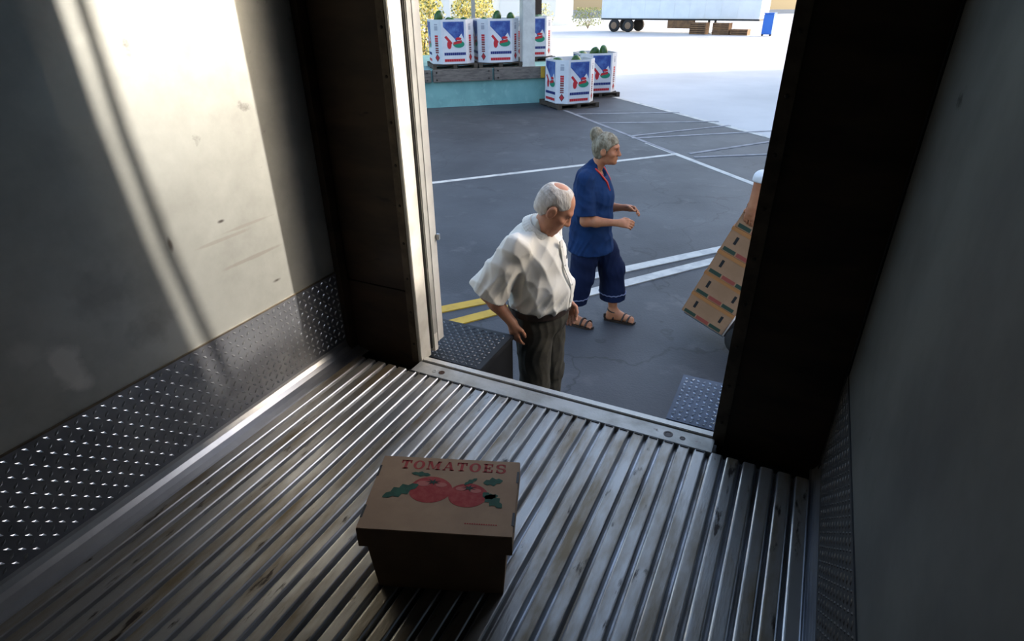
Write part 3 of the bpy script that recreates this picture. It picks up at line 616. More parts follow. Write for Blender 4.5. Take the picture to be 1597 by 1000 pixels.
# ------------------------------------------------------------------ people: smooth-blended distance fields polygonised with surface nets
class Field:
    def __init__(s, lo, hi, h):
        s.lo = np.array(lo, float); s.h = h; s.n = (np.ceil((np.array(hi)-s.lo)/h)).astype(int)+1
        s.D = np.full(s.n, 1.0, np.float32)
    def _sub(s, blo, bhi, pad):
        i0 = np.maximum(0, np.floor((np.array(blo)-pad-s.lo)/s.h).astype(int)); i1 = np.minimum(s.n, np.ceil((np.array(bhi)+pad-s.lo)/s.h).astype(int)+1)
        if np.any(i1 <= i0): return None
        ax = [(s.lo[k]+s.h*np.arange(i0[k], i1[k])).astype(np.float32) for k in range(3)]
        X = np.meshgrid(*ax, indexing='ij', sparse=False)
        return tuple(slice(a, b) for a, b in zip(i0, i1)), X
    def _mix(s, sl, d, k, op):
        A = s.D[sl]
        if op == 'u':
            if k <= 0: s.D[sl] = np.minimum(A, d)
            else:
                hh_ = np.clip(.5+.5*(d-A)/k, 0, 1); s.D[sl] = d+(A-d)*hh_-k*hh_*(1-hh_)
        elif op == 's':
            if k <= 0: s.D[sl] = np.maximum(A, -d)
            else:
                hh_ = np.clip(.5-.5*(d+A)/k, 0, 1); s.D[sl] = A+(-d-A)*hh_+k*hh_*(1-hh_)
        elif op == 'i': s.D[sl] = np.maximum(A, d)
    def cone(s, a, b, r1, r2, k=.02, sc=None, op='u'):
        a = np.array(a, float); b = np.array(b, float); m = max(r1, r2)*(max(sc) if sc else 1)
        g = s._sub(np.minimum(a, b)-m, np.maximum(a, b)+m, k+.05)
        if g is None: return s
        sl, (X, Y, Z) = g; ab = b-a; L = max(ab@ab, 1e-9)
        t = np.clip(((X-a[0])*ab[0]+(Y-a[1])*ab[1]+(Z-a[2])*ab[2])/L, 0, 1)
        dx = X-a[0]-t*ab[0]; dy = Y-a[1]-t*ab[1]; dz = Z-a[2]-t*ab[2]
        if sc: dx = dx/sc[0]; dy = dy/sc[1]; dz = dz/sc[2]
        d = (np.sqrt(dx*dx+dy*dy+dz*dz)-(r1+t*(r2-r1)))*(min(sc) if sc else 1)
        s._mix(sl, d, k, op); return s
    def chain(s, pts, rs, k=.02, sc=None):
        for i in range(len(pts)-1): s.cone(pts[i], pts[i+1], rs[i], rs[i+1], k, sc)
        return s
    def ell(s, c, r, k=.02, M=None, op='u'):
        c = np.array(c, float); r = np.array(r, float); m = r.max()
        g = s._sub(c-m, c+m, k+.05)
        if g is None: return s
        sl, (X, Y, Z) = g; P = [X-c[0], Y-c[1], Z-c[2]]
        if M is not None: P = [M[0][j]*P[0]+M[1][j]*P[1]+M[2][j]*P[2] for j in range(3)]   # transpose of M
        k0 = np.sqrt((P[0]/r[0])**2+(P[1]/r[1])**2+(P[2]/r[2])**2); k1 = np.sqrt((P[0]/r[0]**2)**2+(P[1]/r[1]**2)**2+(P[2]/r[2]**2)**2)+1e-6
        s._mix(sl, k0*(k0-1)/k1, k, op); return s
    def grid(s):
        ax = [(s.lo[k]+s.h*np.arange(s.n[k])).astype(np.float32) for k in range(3)]
        return np.meshgrid(*ax, indexing='ij')
    def mesh(s, name, mats):
        D = s.D; D = np.pad(D, 1, constant_values=1.0); lo = s.lo-s.h
        S = D < 0
        c = [S[:-1,:-1,:-1],S[1:,:-1,:-1],S[:-1,1:,:-1],S[1:,1:,:-1],S[:-1,:-1,1:],S[1:,:-1,1:],S[:-1,1:,1:],S[1:,1:,1:]]
        cnt = sum(x.astype(np.int8) for x in c); act = (cnt > 0) & (cnt < 8)
        I = np.argwhere(act); idx = np.full(act.shape, -1, np.int64); idx[act] = np.arange(len(I))
        pos = np.zeros((len(I),3)); w_ = np.zeros(len(I))
        corners = [(0,0,0),(1,0,0),(0,1,0),(1,1,0),(0,0,1),(1,0,1),(0,1,1),(1,1,1)]
        val = [D[I[:,0]+q[0], I[:,1]+q[1], I[:,2]+q[2]] for q in corners]
        for a in range(8):
            for b in range(a+1, 8):
                df = np.array(corners[b])-np.array(corners[a])
                if abs(df).sum() != 1: continue
                m = (val[a] < 0) != (val[b] < 0); t = np.where(m, val[a]/(val[a]-val[b]+1e-12), 0)
                p = np.array(corners[a])[None]+t[:,None]*df[None]; pos += p*m[:,None]; w_ += m
        V = lo+s.h*(I+pos/w_[:,None]); F = []
        for ax in range(3):
            o1, o2 = (ax+1)%3, (ax+2)%3
            sl0 = [slice(None)]*3; sl1 = [slice(None)]*3; sl0[ax] = slice(0,-1); sl1[ax] = slice(1,None)
            A = S[tuple(sl0)]; B = S[tuple(sl1)]
            E_ = np.argwhere(A != B); E_ = E_[(E_[:,o1] > 0) & (E_[:,o2] > 0)]
            sg = A[E_[:,0],E_[:,1],E_[:,2]]
            def cell(d1, d2):
                q = E_.copy(); q[:,o1] -= d1; q[:,o2] -= d2; return idx[q[:,0],q[:,1],q[:,2]]
            Q = np.stack([cell(1,1), cell(0,1), cell(0,0), cell(1,0)], 1)
            Q[~sg] = Q[~sg][:, ::-1]; F.append(Q)
        F = np.concatenate(F); F = F[(F >= 0).all(1)]
        me = bpy.data.meshes.new(name); me.from_pydata(V.tolist(), [], F.tolist())
        for m in mats: me.materials.append(m)
        me.polygons.foreach_set('use_smooth', [True]*len(me.polygons)); me.update(); return me
def rotm(pitch=0, yaw=0, roll=0):
    m = Matrix.Rotation(R(yaw),3,'Z') @ Matrix.Rotation(R(pitch),3,'Y') @ Matrix.Rotation(R(roll),3,'X'); return np.array(m)
def head_field(f, c, M, s=1.0, age=0):
    """head in its own frame: x forward, y left, z up, about 0.24 m tall"""
    c = np.array(c)
    def T(p): return c+s*(M @ np.array(p, float))
    f.ell(T((-.012,0,.034)), (.100*s,.078*s,.088*s), .02, M)
    f.ell(T((.030,0,-.030)), (.066*s,.062*s,.088*s), .03, M)
    f.ell(T((.042,0,-.080)), (.044*s,.048*s,.036*s), .03, M)
    f.ell(T((.078,0,-.102)), (.020*s,.022*s,.017*s), .02, M)           # chin
    f.ell(T((.082,0,.026)), (.018*s,.052*s,.013*s), .02, M)            # brow
    for sy in (-1, 1):
        f.ell(T((.094,sy*.031,.004)), (.017*s,.019*s,.012*s), .012, M, 's')   # eye socket
        f.ell(T((.079,sy*.031,.002)), (.013*s,.014*s,.011*s), .004, M)
        f.ell(T((.060,sy*.048,-.028)), (.026*s,.020*s,.020*s), .02, M)        # cheek
        f.ell(T((-.006,sy*.083,-.012)), (.025*s,.012*s,.036*s), .005, M, 'u')      # ear
        f.ell(T((.003,sy*.096,-.008)), (.013*s,.009*s,.021*s), .004, M, 's')
        f.ell(T((.104,sy*.012,-.036)), (.012*s,.010*s,.008*s), .006, M)       # nostril wing
    f.cone(T((.092,0,.012)), T((.116,0,-.032)), .009*s, .013*s, .014)
    f.ell(T((.094,0,-.060)), (.012*s,.025*s,.006*s), .008, M); f.ell(T((.091,0,-.073)), (.012*s,.022*s,.007*s), .008, M)
    f.ell(T((.108,0,-.0665)), (.012*s,.022*s,.002*s), .003, M, 's')
def hand_field(f, wrist, M, s=1.0, curl=.5, thumb=1, spread=.012):
    """hand frame: x towards the fingertips, y across the palm (thumb on thumb*y), z = back of the hand"""
    c = np.array(wrist)
    def T(p): return c+s*(M @ np.array(p, float))
    f.cone(T((0,0,0)), T((.045,0,0)), .024*s, .030*s, .02); 
    for j, y in enumerate((.030,.010,-.010,-.029)): f.cone(T((.03,y*.6,0)), T((.088,y,0)), .015*s, .012*s, .012)
    Ls = (.070,.078,.072,.056)
    for j, y in enumerate((.031,.0105,-.0105,-.031)):
        a = T((.088,y,0)); L = Ls[j]; ang = 0; p = np.array([.088,y*thumb*thumb,0]); cj = curl*(1+.12*j)
        for q, fr in enumerate((.45,.32,.23)):
            ang += cj*(.55,.75,.55)[q]; n_ = p+L*fr*np.array([math.cos(ang), spread*(1.5-j)*.8, -math.sin(ang)])
            f.cone(T(p), T(n_), (.0098-.0009*q)*s, (.0092-.0009*q)*s, .003); p = n_
    p0 = np.array([.022,.022*thumb,-.006]); p1 = np.array([.052,.050*thumb,-.018]); p2 = np.array([.082,.052*thumb,-.030]); p3 = np.array([.104,.044*thumb,-.040])
    f.cone(T(p0), T(p1), .016*s, .0125*s, .012); f.cone(T(p1), T(p2), .0115*s, .0105*s, .004); f.cone(T(p2), T(p3), .0105*s, .0085*s, .004)
def frame(fwd, back):
    """3x3 with x = fwd, z ~ back of the hand"""
    x = Vector(fwd).normalized(); z = Vector(back); z = (z-x*z.dot(x)).normalized(); y = z.cross(x)
    return np.array([[x.x,y.x,z.x],[x.y,y.y,z.y],[x.z,y.z,z.z]])
def hair_shell(c, M, s, lift, cuts, h=.005, extra=None):
    c = np.array(c); f = Field(c-.19, c+.19, h)
    def T(p): return c+s*(M @ np.array(p, float))
    f.ell(T((-.014,0,.034)), ((.100+lift)*s,(.078+lift)*s,(.088+lift)*s), .02, M)
    f.ell(T((-.035,0,-.02)), ((.068+lift)*s,(.064+lift)*s,(.075+lift)*s), .03, M)
    for (p, r, k) in cuts: f.ell(T(p), np.array(r)*s, k, M, 's')
    if extra: extra(f, T)
    return f

M_skin = mat('skin', (.54,.26,.15), .55, c2=(.45,.19,.11), nscale=14, spec=.4)
M_skin2 = mat('tanned_skin', (.46,.19,.09), .55, c2=(.38,.145,.07), nscale=14, spec=.4)
M_whair = mat('white_hair', (.66,.62,.56), .8, c2=(.46,.39,.32), nscale=30, stretch=(1,1,.4), bump=.5, bscale=90)
M_bhair = mat('ash_blonde_hair', (.30,.26,.18), .75, c2=(.12,.09,.05), nscale=34, stretch=(1,1,.5), bump=.6, bscale=90)
M_shirt = mat('cream_shirt', (.80,.775,.70), .85, c2=(.75,.72,.64), nscale=8, spec=.2)
M_wshirt = mat('white_shirt', (.76,.75,.74), .85, spec=.2)
M_trous = mat('grey_olive_trousers', (.060,.055,.042), .85, c2=(.045,.042,.034), nscale=20, spec=.2)
M_navy = mat('blue_scrub_cloth', (.007,.030,.098), .85, c2=(.005,.020,.068), nscale=6, spec=.2)
M_navy2 = mat('navy_trouser_cloth', (.006,.013,.045), .85, c2=(.005,.010,.036), nscale=6, spec=.2)
M_leath = mat('dark_leather', (.028,.016,.010), .5)
M_lany = mat('red_lanyard', (.55,.03,.02), .6)
M_eye = mat('dark_eye', (.02,.015,.012), .25)
M_emb = mat('pale_embroidery', (.16,.18,.28), .8)

def folds(f, amp, spec, seed=1):
    """irregular creases: warped, randomly turned waves that run mostly along the cloth's fall"""
    X, Y, Z = f.grid(); rg = np.random.RandomState(seed); d = np.zeros_like(X)
    wx = .02*np.sin(9*Z+5*Y+rg.rand()*6)+.012*np.sin(23*Z-11*X+rg.rand()*6); wy = .02*np.sin(8*Z-6*X+rg.rand()*6)+.012*np.sin(21*Z+13*Y+rg.rand()*6)
    for (a, fr, ph, w_) in spec:
        for j in range(2):
            v = np.array(a)+rg.normal(0,.22,3); q = (X+wx)*v[0]+(Y+wy)*v[1]+Z*v[2]; n = np.sin(q*fr*(1+.3*j)+ph+rg.rand()*6)
            m = .5+.5*np.sin(X*7*rg.normal()+Y*9*rg.normal()+Z*10*rg.normal()+rg.rand()*6)
            d += w_*.6*m*(1-2*np.abs(n)**.8)
    band = np.abs(f.D) < .05
    f.D[band] -= (amp*d)[band]
def cut(f, fn):
    X, Y, Z = f.grid(); f.D = np.maximum(f.D, fn(X, Y, Z).astype(np.float32))

# ---- the old man
def old_man():
    h = .006
    lo, hi = (-.36,-.46,-.005), (.36,.42,1.76)
    HC = (.060,.005,1.580); HM = rotm(pitch=38, yaw=22)
    sh = lambda s: (-.070, s*.185, 1.385)
    elR, wrR = (-.215,-.255,1.120), (-.070,-.235,.960)
    elL, wrL = (-.10,.27,1.10), (.04,.25,.92)
    b = Field(lo, hi, h)
    b.ell((-.02,0,.93), (.125,.160,.13), .05); b.ell((.02,0,1.06), (.145,.155,.14), .06); b.ell((-.03,0,1.24), (.125,.165,.17), .06); b.ell((-.055,0,1.36), (.09,.14,.07), .05)
    b.cone((-.07,0,1.38), (.025,0,1.51), .066, .060, .03); b.cone((.0,0,1.43), (.06,0,1.50), .05, .045, .03)
    head_field(b, HC, HM, 1.0)
    for s, el, wr in ((-1,elR,wrR),(1,elL,wrL)):
        b.cone((-.05,s*.10,1.38), sh(s), .06, .062, .04); b.cone(sh(s), el, .056, .043, .03)
        mid = tuple(.65*np.array(el)+.35*np.array(wr)); b.cone(el, mid, .043, .042, .02); b.cone(mid, wr, .042, .027, .02)
        b.cone((0,s*.09,.90), (.0,s*.10,.50), .090, .060, .04); b.cone((.0,s*.10,.50), (-.015,s*.105,.10), .056, .036, .03)
        b.cone((-.02,s*.105,.045), (.15,s*.12,.035), .034, .030, .02)
    hand_field(b, wrR, frame((.16,.04,-.95), (-.25,-.95,.0)), .95, .42, 1)
    hand_field(b, wrL, frame((.35,-.05,-.9), (-.2,.9,.1)), 1.0, .4, -1)
    root = link('person', b.mesh('person', [M_skin]))
    tag(root, 'old man with thin white hair in a cream shirt, looking down beside the doorway', 'person', None)
    # shirt
    f = Field((-.40,-.50,.84), (.36,.45,1.52), h)
    f.ell((-.050,0,1.26), (.175,.205,.19), .05); f.ell((-.095,0,1.36), (.115,.165,.085), .05)
    f.ell((-.005,0,1.10), (.185,.200,.15), .06); f.ell((-.015,0,1.025), (.186,.205,.070), .05)
    f.cone((-.075,0,1.40), (-.025,0,1.455), .090, .078, .03)
    for s, el in ((-1,elR),(1,elL)):
        e = np.array(el); p = np.array(sh(s)); d_ = e-p; end = p+d_*1.00
        f.cone((-.06,s*.10,1.385), tuple(p), .074, .080, .04); f.cone(tuple(p), tuple(end), .082, .118, .03)
    folds(f, .0068, [((.80,.35,-.35),30,.3,1.2),((.35,.85,.30),28,1.7,1.0),((.8,-.5,.25),46,2.2,.7)], 5)
    # sleeve hems and waist: open ends
    def hem(X, Y, Z):
        r = np.full(X.shape, -1.0, np.float32)
        for s, el in ((-1,elR),(1,elL)):
            e = np.array(el); p = np.array(sh(s)); d_ = (e-p)/np.linalg.norm(e-p); end = e-d_*.005
            q = (X-end[0])*d_[0]+(Y-end[1])*d_[1]+(Z-end[2])*d_[2]
            near = ((X-e[0])**2+(Y-e[1])**2+(Z-e[2])**2 < .19**2) & (s*Y > .175)
            r = np.where(near, np.maximum(r, q), r)
        return np.maximum(r, .975-Z)
    cut(f, hem)
    for s, el in ((-1,elR),(1,elL)):
        e = np.array(el); p = np.array(sh(s)); d_ = (e-p)/np.linalg.norm(e-p)
        f.cone(tuple(e-d_*.06), tuple(e+d_*.06), .066, .110, .004, None, 's')
    shirt = link('shirt', f.mesh('shirt', [M_shirt]), root)
    # collar, placket, buttons, emblem
    cm = Field((-.2,-.16,1.32), (.2,.16,1.58), .004); P = []; Q = []
    ax_ = np.array((.59,0,.81)); cc = np.array((-.020,0,1.462))          # neck axis leans forward
    e1 = np.array((.81,0,-.59)); e2 = np.array((0,1.,0))
    for k in range(29):
        a = R(180-166+332*k/28)+math.pi; a = R(-166+332*k/28); p = cc-e1*.074*math.cos(a)+e2*.078*math.sin(a)
        P.append(p+ax_*.010); Q.append(cc-e1*.096*math.cos(a)+e2*.100*math.sin(a)-ax_*.026)
    for i in range(28):
        cm.cone(P[i], P[i+1], .0065, .0065, .004); cm.cone(Q[i], Q[i+1], .006, .006, .004)
        for t_ in (.33,.66): cm.cone(P[i]*(1-t_)+Q[i]*t_, P[i+1]*(1-t_)+Q[i+1]*t_, .0065, .0065, .006)
    link('collar', cm.mesh('collar', [M_shirt]), shirt)
    def front(z):  # shirt front surface x at y=0
        X = f.lo[0]+f.h*np.arange(f.n[0]); j = int(round((0-f.lo[1])/f.h)); k = int(round((z-f.lo[2])/f.h)); c_ = f.D[:,j,k]
        ii = np.where(c_ < 0)[0]; return X[ii[-1]] if len(ii) else .15
    zs = [1.40-.035*i for i in range(12)]
    fx = [front(z) for z in zs]; fx = [max(fx[max(0,i-1):i+2]) for i in range(len(fx))]; fx = [sum(fx[max(0,i-1):i+2])/len(fx[max(0,i-1):i+2]) for i in range(len(fx))]
    pts = [(x_+.002, .0, z) for x_, z in zip(fx, zs)]
    mb = MB()
    for i in range(len(pts)-1):
        (x0,_,z0),(x1,_,z1) = pts[i],pts[i+1]; mb.add([(x0,-.016,z0),(x0,.016,z0),(x1,.016,z1),(x1,-.016,z1),(x0+.005,-.014,z0),(x0+.005,.014,z0),(x1+.005,.014,z1),(x1+.005,-.014,z1)], [(4,7,6,5),(0,4,5,1),(3,2,6,7),(0,3,7,4),(1,5,6,2)])
    mb.build('placket', M_shirt, shirt)
    bm_ = MB().lathe([(.006,0),(.006,.002),(.003,.003)], 10, M=Matrix.Rotation(R(90),4,'Y')).mesh('button', mat('button', (.5,.48,.42), .4))
    for i in (1,4,7,10): o = link('button', bm_, shirt); o.location = (pts[i][0]+.005, 0, pts[i][2])
    j_ = int(round((.085-f.lo[1])/f.h)); k_ = int(round((1.27-f.lo[2])/f.h)); ii = np.where(f.D[:,j_,k_] < 0)[0]; xs = f.lo[0]+f.h*ii[-1]
    MB().ellipsoid((xs+.002,.085,1.27), (.008,.020,.013), 12, 8).build('chest_emblem', mat('grey_emblem', (.16,.15,.14), .8), shirt, True)
    # trousers
    t = Field((-.25,-.30,.02), (.27,.30,1.06), h)
    t.ell((-.02,0,.92), (.158,.182,.12), .05); t.cone((-.02,0,1.02), (-.02,0,.95), .158, .165, .03, (1,1.12,1)); 
    for s in (-1, 1):
        t.cone((-.01,s*.085,.88), (.005,s*.10,.50), .115, .088, .03); t.cone((.005,s*.10,.50), (-.015,s*.108,.07), .088, .075, .03)
    folds(t, .0030, [((.5,1,0),62,.4,1.0),((1,-.6,.12),48,1.9,.8),((.2,.2,1.0),22,.7,.4)])
    cut(t, lambda X, Y, Z: np.maximum(Z-1.02, .05-Z))
    tr = link('trousers', t.mesh('trousers', [M_trous]), root)
    mb = MB(); N = 40; ring = []
    for k in range(N):
        a = 2*math.pi*k/N; ring.append((-.02+.180*math.cos(a), .204*math.sin(a)))
    mb.add([(x*s_, y*s_, z) for z, s_ in ((.975,1.0),(1.01,1.0),(1.01,.95),(.975,.95)) for x, y in ring], [(q*N+k, q*N+(k+1)%N, ((q+1)%4)*N+(k+1)%N, ((q+1)%4)*N+k) for q in range(4) for k in range(N)])
    mb.build('belt', M_leath, tr)
    for s in (-1, 1):
        sf = Field((-.10,s*.12-.08,0), (.24,s*.12+.08,.14), .006); sf.cone((-.045,s*.108,.05), (.08,s*.115,.048), .046, .046, .02); sf.cone((.08,s*.115,.045), (.165,s*.122,.036), .046, .036, .02); sf.cone((-.03,s*.108,.06), (-.02,s*.106,.10), .045, .042, .02)
        cut(sf, lambda X, Y, Z: .004-Z); link('shoe', sf.mesh('shoe', [M_leath]), root)
    # thin hair, balding crown
    hf = hair_shell(HC, HM, 1.0, .005, [((.075,0,-.03),(.085,.11,.085),.01),((.10,0,.055),(.055,.075,.045),.01),((.015,.0,-.075),(.05,.12,.06),.01),((-.058,-.012,.120),(.046,.034,.026),.016),((.075,-.01,.095),(.035,.05,.03),.02),((-.002,-.088,-.014),(.034,.03,.042),.006),((-.002,.088,-.014),(.034,.03,.042),.006),((-.03,0,-.105),(.12,.12,.032),.01)])
    folds(hf, .0014, [((.6,.3,.9),90,.3,1.0),((1,.2,.3),70,1.0,.8)], 3)
    link('hair', hf.mesh('hair', [M_whair]), root)
    for s in (-1, 1):
        p = np.array(HC)+HM@np.array((.086,s*.031,.003)); MB().ellipsoid(tuple(p), (.007,.008,.006)).build('eye', M_eye, root, True)
    root.location = (-1.185, 2.845, GZ); root.rotation_euler = (0,0,R(-4))
    return root

# ---- the woman walking
def woman():
    h = .007
    HC = (.075,0,1.530); HM = rotm(pitch=4, yaw=0)
    elR, wrR = (-.005,-.215,1.005), (.245,-.205,1.020)
    elL, wrL = (.03,.205,1.00), (.235,.120,1.045)
    b = Field((-.32,-.34,-.005), (.52,.34,1.72), h)
    b.ell((-.02,0,.90), (.130,.165,.13), .05); b.ell((0,0,1.02), (.120,.140,.12), .06); b.ell((-.01,0,1.19), (.115,.150,.15), .06); b.ell((-.03,0,1.31), (.075,.13,.06), .05)
    b.cone((-.03,0,1.33), (.035,0,1.45), .055, .050, .03)
    head_field(b, HC, HM, .94)
    for s, el, wr in ((-1,elR,wrR),(1,elL,wrL)):
        sh = (-.035,s*.165,1.315); b.cone((-.03,s*.08,1.33), sh, .05, .052, .04); b.cone(sh, el, .052, .041, .03)
        mid = tuple(.65*np.array(el)+.35*np.array(wr)); b.cone(el, mid, .041, .040, .02); b.cone(mid, wr, .039, .024, .02)
    hand_field(b, wrR, frame((1,.05,.03), (0,-.75,.65)), .94, .75, 1); hand_field(b, wrL, frame((1,-.25,.05), (0,.75,.65)), .94, .7, -1)
    # legs: left forward, right behind
    AL, AR = (.20,.105,.095), (-.135,-.095,.085)
    for hp, kn, an in (((0,.085,.86),(.17,.10,.48),AL),((-.01,-.085,.86),(-.03,-.095,.47),AR)):
        b.cone(hp, kn, .090, .060, .04); b.cone(kn, an, .058, .036, .03)
    for an, toe in ((AL,(.365,.115,.030)),(AR,(.045,-.105,.026))):
        hl = (an[0]-.025, an[1], .045); b.cone(an, hl, .036, .034, .02); b.cone(an, toe, .036, .022, .03, (1,1.25,1)); b.cone(hl, toe, .032, .024, .03, (1,1.2,1))
        for j in range(5): b.cone((toe[0]-.01,toe[1]+(j-2)*.016,toe[2]-.003), (toe[0]+.028-.005*abs(j-1),toe[1]+(j-2)*.017,toe[2]-.008), .010, .009, .004)
    root = link('person', b.mesh('person', [M_skin2]))
    tag(root, 'woman in blue scrubs and sandals with her hair in a bun, walking', 'person')
    f = Field((-.34,-.36,.62), (.34,.36,1.46), h)
    f.ell((-.02,0,1.20), (.155,.190,.17), .05); f.ell((.05,0,1.14), (.11,.155,.10), .05); f.ell((-.04,0,1.32), (.105,.145,.075), .05); f.ell((-.01,0,1.0), (.165,.185,.15), .06)
    f.cone((-.02,0,.95), (-.01,0,.70), .165, .195, .05, (1,1.12,1)); f.cone((-.035,0,1.34), (-.01,0,1.385), .080, .068, .03)
    for s, el in ((-1,elR),(1,elL)):
        sh = np.array((-.035,s*.165,1.315)); e = np.array(el); f.cone((-.03,s*.08,1.335), tuple(sh), .062, .066, .04); f.cone(tuple(sh), tuple(sh+(e-sh)*.92), .068, .082, .03)
    folds(f, .0042, [((.4,.3,.9),34,.3,.8),((1,.2,-.25),46,1.1,1.0),((.2,1,.2),40,2.0,.7)])
    def hem(X, Y, Z):
        r = np.full(X.shape, -1.0, np.float32)
        for s, el in ((-1,elR),(1,elL)):
            e = np.array(el); p = np.array((-.035,s*.165,1.315)); d_ = (e-p)/np.linalg.norm(e-p); end = p+(e-p)*.86; q = (X-end[0])*d_[0]+(Y-end[1])*d_[1]+(Z-end[2])*d_[2]
            near = ((X-e[0])**2+(Y-e[1])**2+(Z-e[2])**2 < .17**2) & (s*Y > .195); r = np.where(near, np.maximum(r, q), r)
        return np.maximum(r, .70-Z)
    cut(f, hem); f.ell((.055,0,1.385), (.055,.055,.075), .01, None, 's')
    top = link('scrub_top', f.mesh('scrub_top', [M_navy]), root)
    t = Field((-.34,-.32,.18), (.40,.32,.98), h)
    t.ell((-.01,0,.80), (.13,.15,.10), .05)
    for hp, kn, an in (((0,.085,.86),(.165,.10,.50),AL),((-.01,-.085,.86),(-.045,-.095,.48),AR)):
        hm_ = np.array(kn)+(np.array(an)-np.array(kn))*.68
        t.cone(hp, tuple(.45*np.array(hp)+.55*np.array(kn)), .085, .112, .03); t.cone(tuple(.45*np.array(hp)+.55*np.array(kn)), kn, .112, .108, .03); t.cone(kn, tuple(hm_), .108, .116, .03)
    folds(t, .004, [((1,.5,.1),44,.2,1.0),((.3,1,.1),38,1.4,.8),((.5,.2,.9),24,.9,.5)])
    cut(t, lambda X, Y, Z: np.maximum(.225-Z, Z-.78))
    tr = link('trousers', t.mesh('trousers', [M_navy2]), root)
    for kn, an in (((.165,.10,.50),AL),((-.045,-.095,.48),AR)):
        k0 = np.array(kn); a0 = np.array(an); zz = .285; u_ = (k0[2]-zz)/(k0[2]-a0[2]); c = k0+(a0-k0)*u_; N = 36
        # follow the trouser surface at this height
        kz = int(round((zz-t.lo[2])/t.h)); pts = []
        for k in range(N):
            a = 2*math.pi*k/N; r_ = .03
            while r_ < .2:
                ix = int(round((c[0]+r_*math.cos(a)-t.lo[0])/t.h)); iy = int(round((c[1]+r_*math.sin(a)-t.lo[1])/t.h))
                if not (0 <= ix < t.n[0] and 0 <= iy < t.n[1]) or t.D[ix,iy,kz] > 0: break
                r_ += .003
            r_ = min(r_, .135); pts.append((c[0]+r_*math.cos(a), c[1]+r_*math.sin(a), zz+.006*(k%2)))
        MB().tube(pts, .0055, 6, closed=True).build('embroidered_band', M_emb, tr, True)
    # sandals
    for an, toe in ((AL,(.365,.115,.030)),(AR,(.045,-.105,.026))):
        s = empty('sandal'); s.parent = root
        y = an[1]; x0 = an[0]-.065; x1 = toe[0]+.045
        poly = [(x0,y-.028),(x0+.06,y-.036),(x1-.06,toe[1]-.052),(x1-.01,toe[1]-.035),(x1,toe[1]),(x1-.012,toe[1]+.038),(x1-.06,toe[1]+.05),(x0+.06,y+.034),(x0,y+.028),(x0-.012,y)]
        MB().prism(poly, .0, .022).build('sole', M_leath, s)
        for (xc, zt, wy) in ((toe[0]-.01,.062,.052),(toe[0]-.055,.080,.050),(an[0]+.03,.108,.044)):
            P = [(xc+(.018 if k < 4 else -.018)*abs(k-4)/4, y+(toe[1]-y)*.6+wy*math.cos(math.pi*k/8), .02+(zt-.02)*math.sin(math.pi*k/8)) for k in range(9)]
            MB().tube(P, .0085, 6).build('strap', M_leath, s, True)
        P = [(an[0]-.0+.046*math.cos(2*math.pi*k/16), y+.046*math.sin(2*math.pi*k/16), .105-.25*.046*math.cos(2*math.pi*k/16)) for k in range(16)]
        MB().tube(P, .008, 6, closed=True).build('ankle_strap', M_leath, s, True)
        MB().box(x0-.01,x0+.05,y-.03,y+.03,.02,.07,bev=.006).build('heel_cup', M_leath, s)
    # hair and bun
    def bun(f_, T): f_.ell(T((-.098,0,.098)), (.052,.050,.060), .012); f_.ell(T((-.112,0,.118)), (.034,.036,.034), .02)
    hf = hair_shell(HC, HM, .94, .013, [((.085,0,-.035),(.078,.115,.088),.012),((.040,0,-.085),(.075,.12,.06),.012),((-.02,0,-.125),(.13,.12,.035),.01)], .006, bun)
    folds(hf, .002, [((.4,.3,1.0),160,.3,1.0),((1,.2,.6),120,1.0,.8)])
    hair = link('hair', hf.mesh('hair', [M_bhair]), root)
    c = np.array(HC)+.94*(HM@np.array((-.088,0,.066)))
    MB().tube([tuple(c+np.array((.026*math.cos(a)+.012, .040*math.sin(a), .018*math.cos(a)))) for a in [2*math.pi*k/16 for k in range(16)]], .007, 6, closed=True).build('hair_tie', mat('brown_tie', (.10,.05,.03), .6), hair, True)
    # lanyard
    P = []
    for k in range(20):
        a = math.pi*k/19; P.append((-.025-.072*math.cos(a-math.pi/2)*1.0+.03, .074*math.cos(a), 1.405-.02*math.sin(a)+.01))
    P = [(.115,.035,1.20),(.105,.06,1.28),(.05,.075,1.36)]+[(.02-.080*math.sin(math.pi*k/8), .078*math.cos(math.pi*k/8), 1.385+.02*math.sin(math.pi*k/8)) for k in range(9)]+[(.05,-.075,1.36),(.110,-.06,1.29),(.135,-.035,1.20)]
    MB().tube(P, .0075, 6).build('lanyard', M_lany, root, True)
    for s in (-1, 1):
        p = np.array(HC)+.94*(HM@np.array((.086,s*.031,.003))); MB().ellipsoid(tuple(p), (.007,.008,.006)).build('eye', M_eye, root, True)
    root.location = (-1.44, 4.50, GZ); root.rotation_euler = (0,0,R(3))
    return root

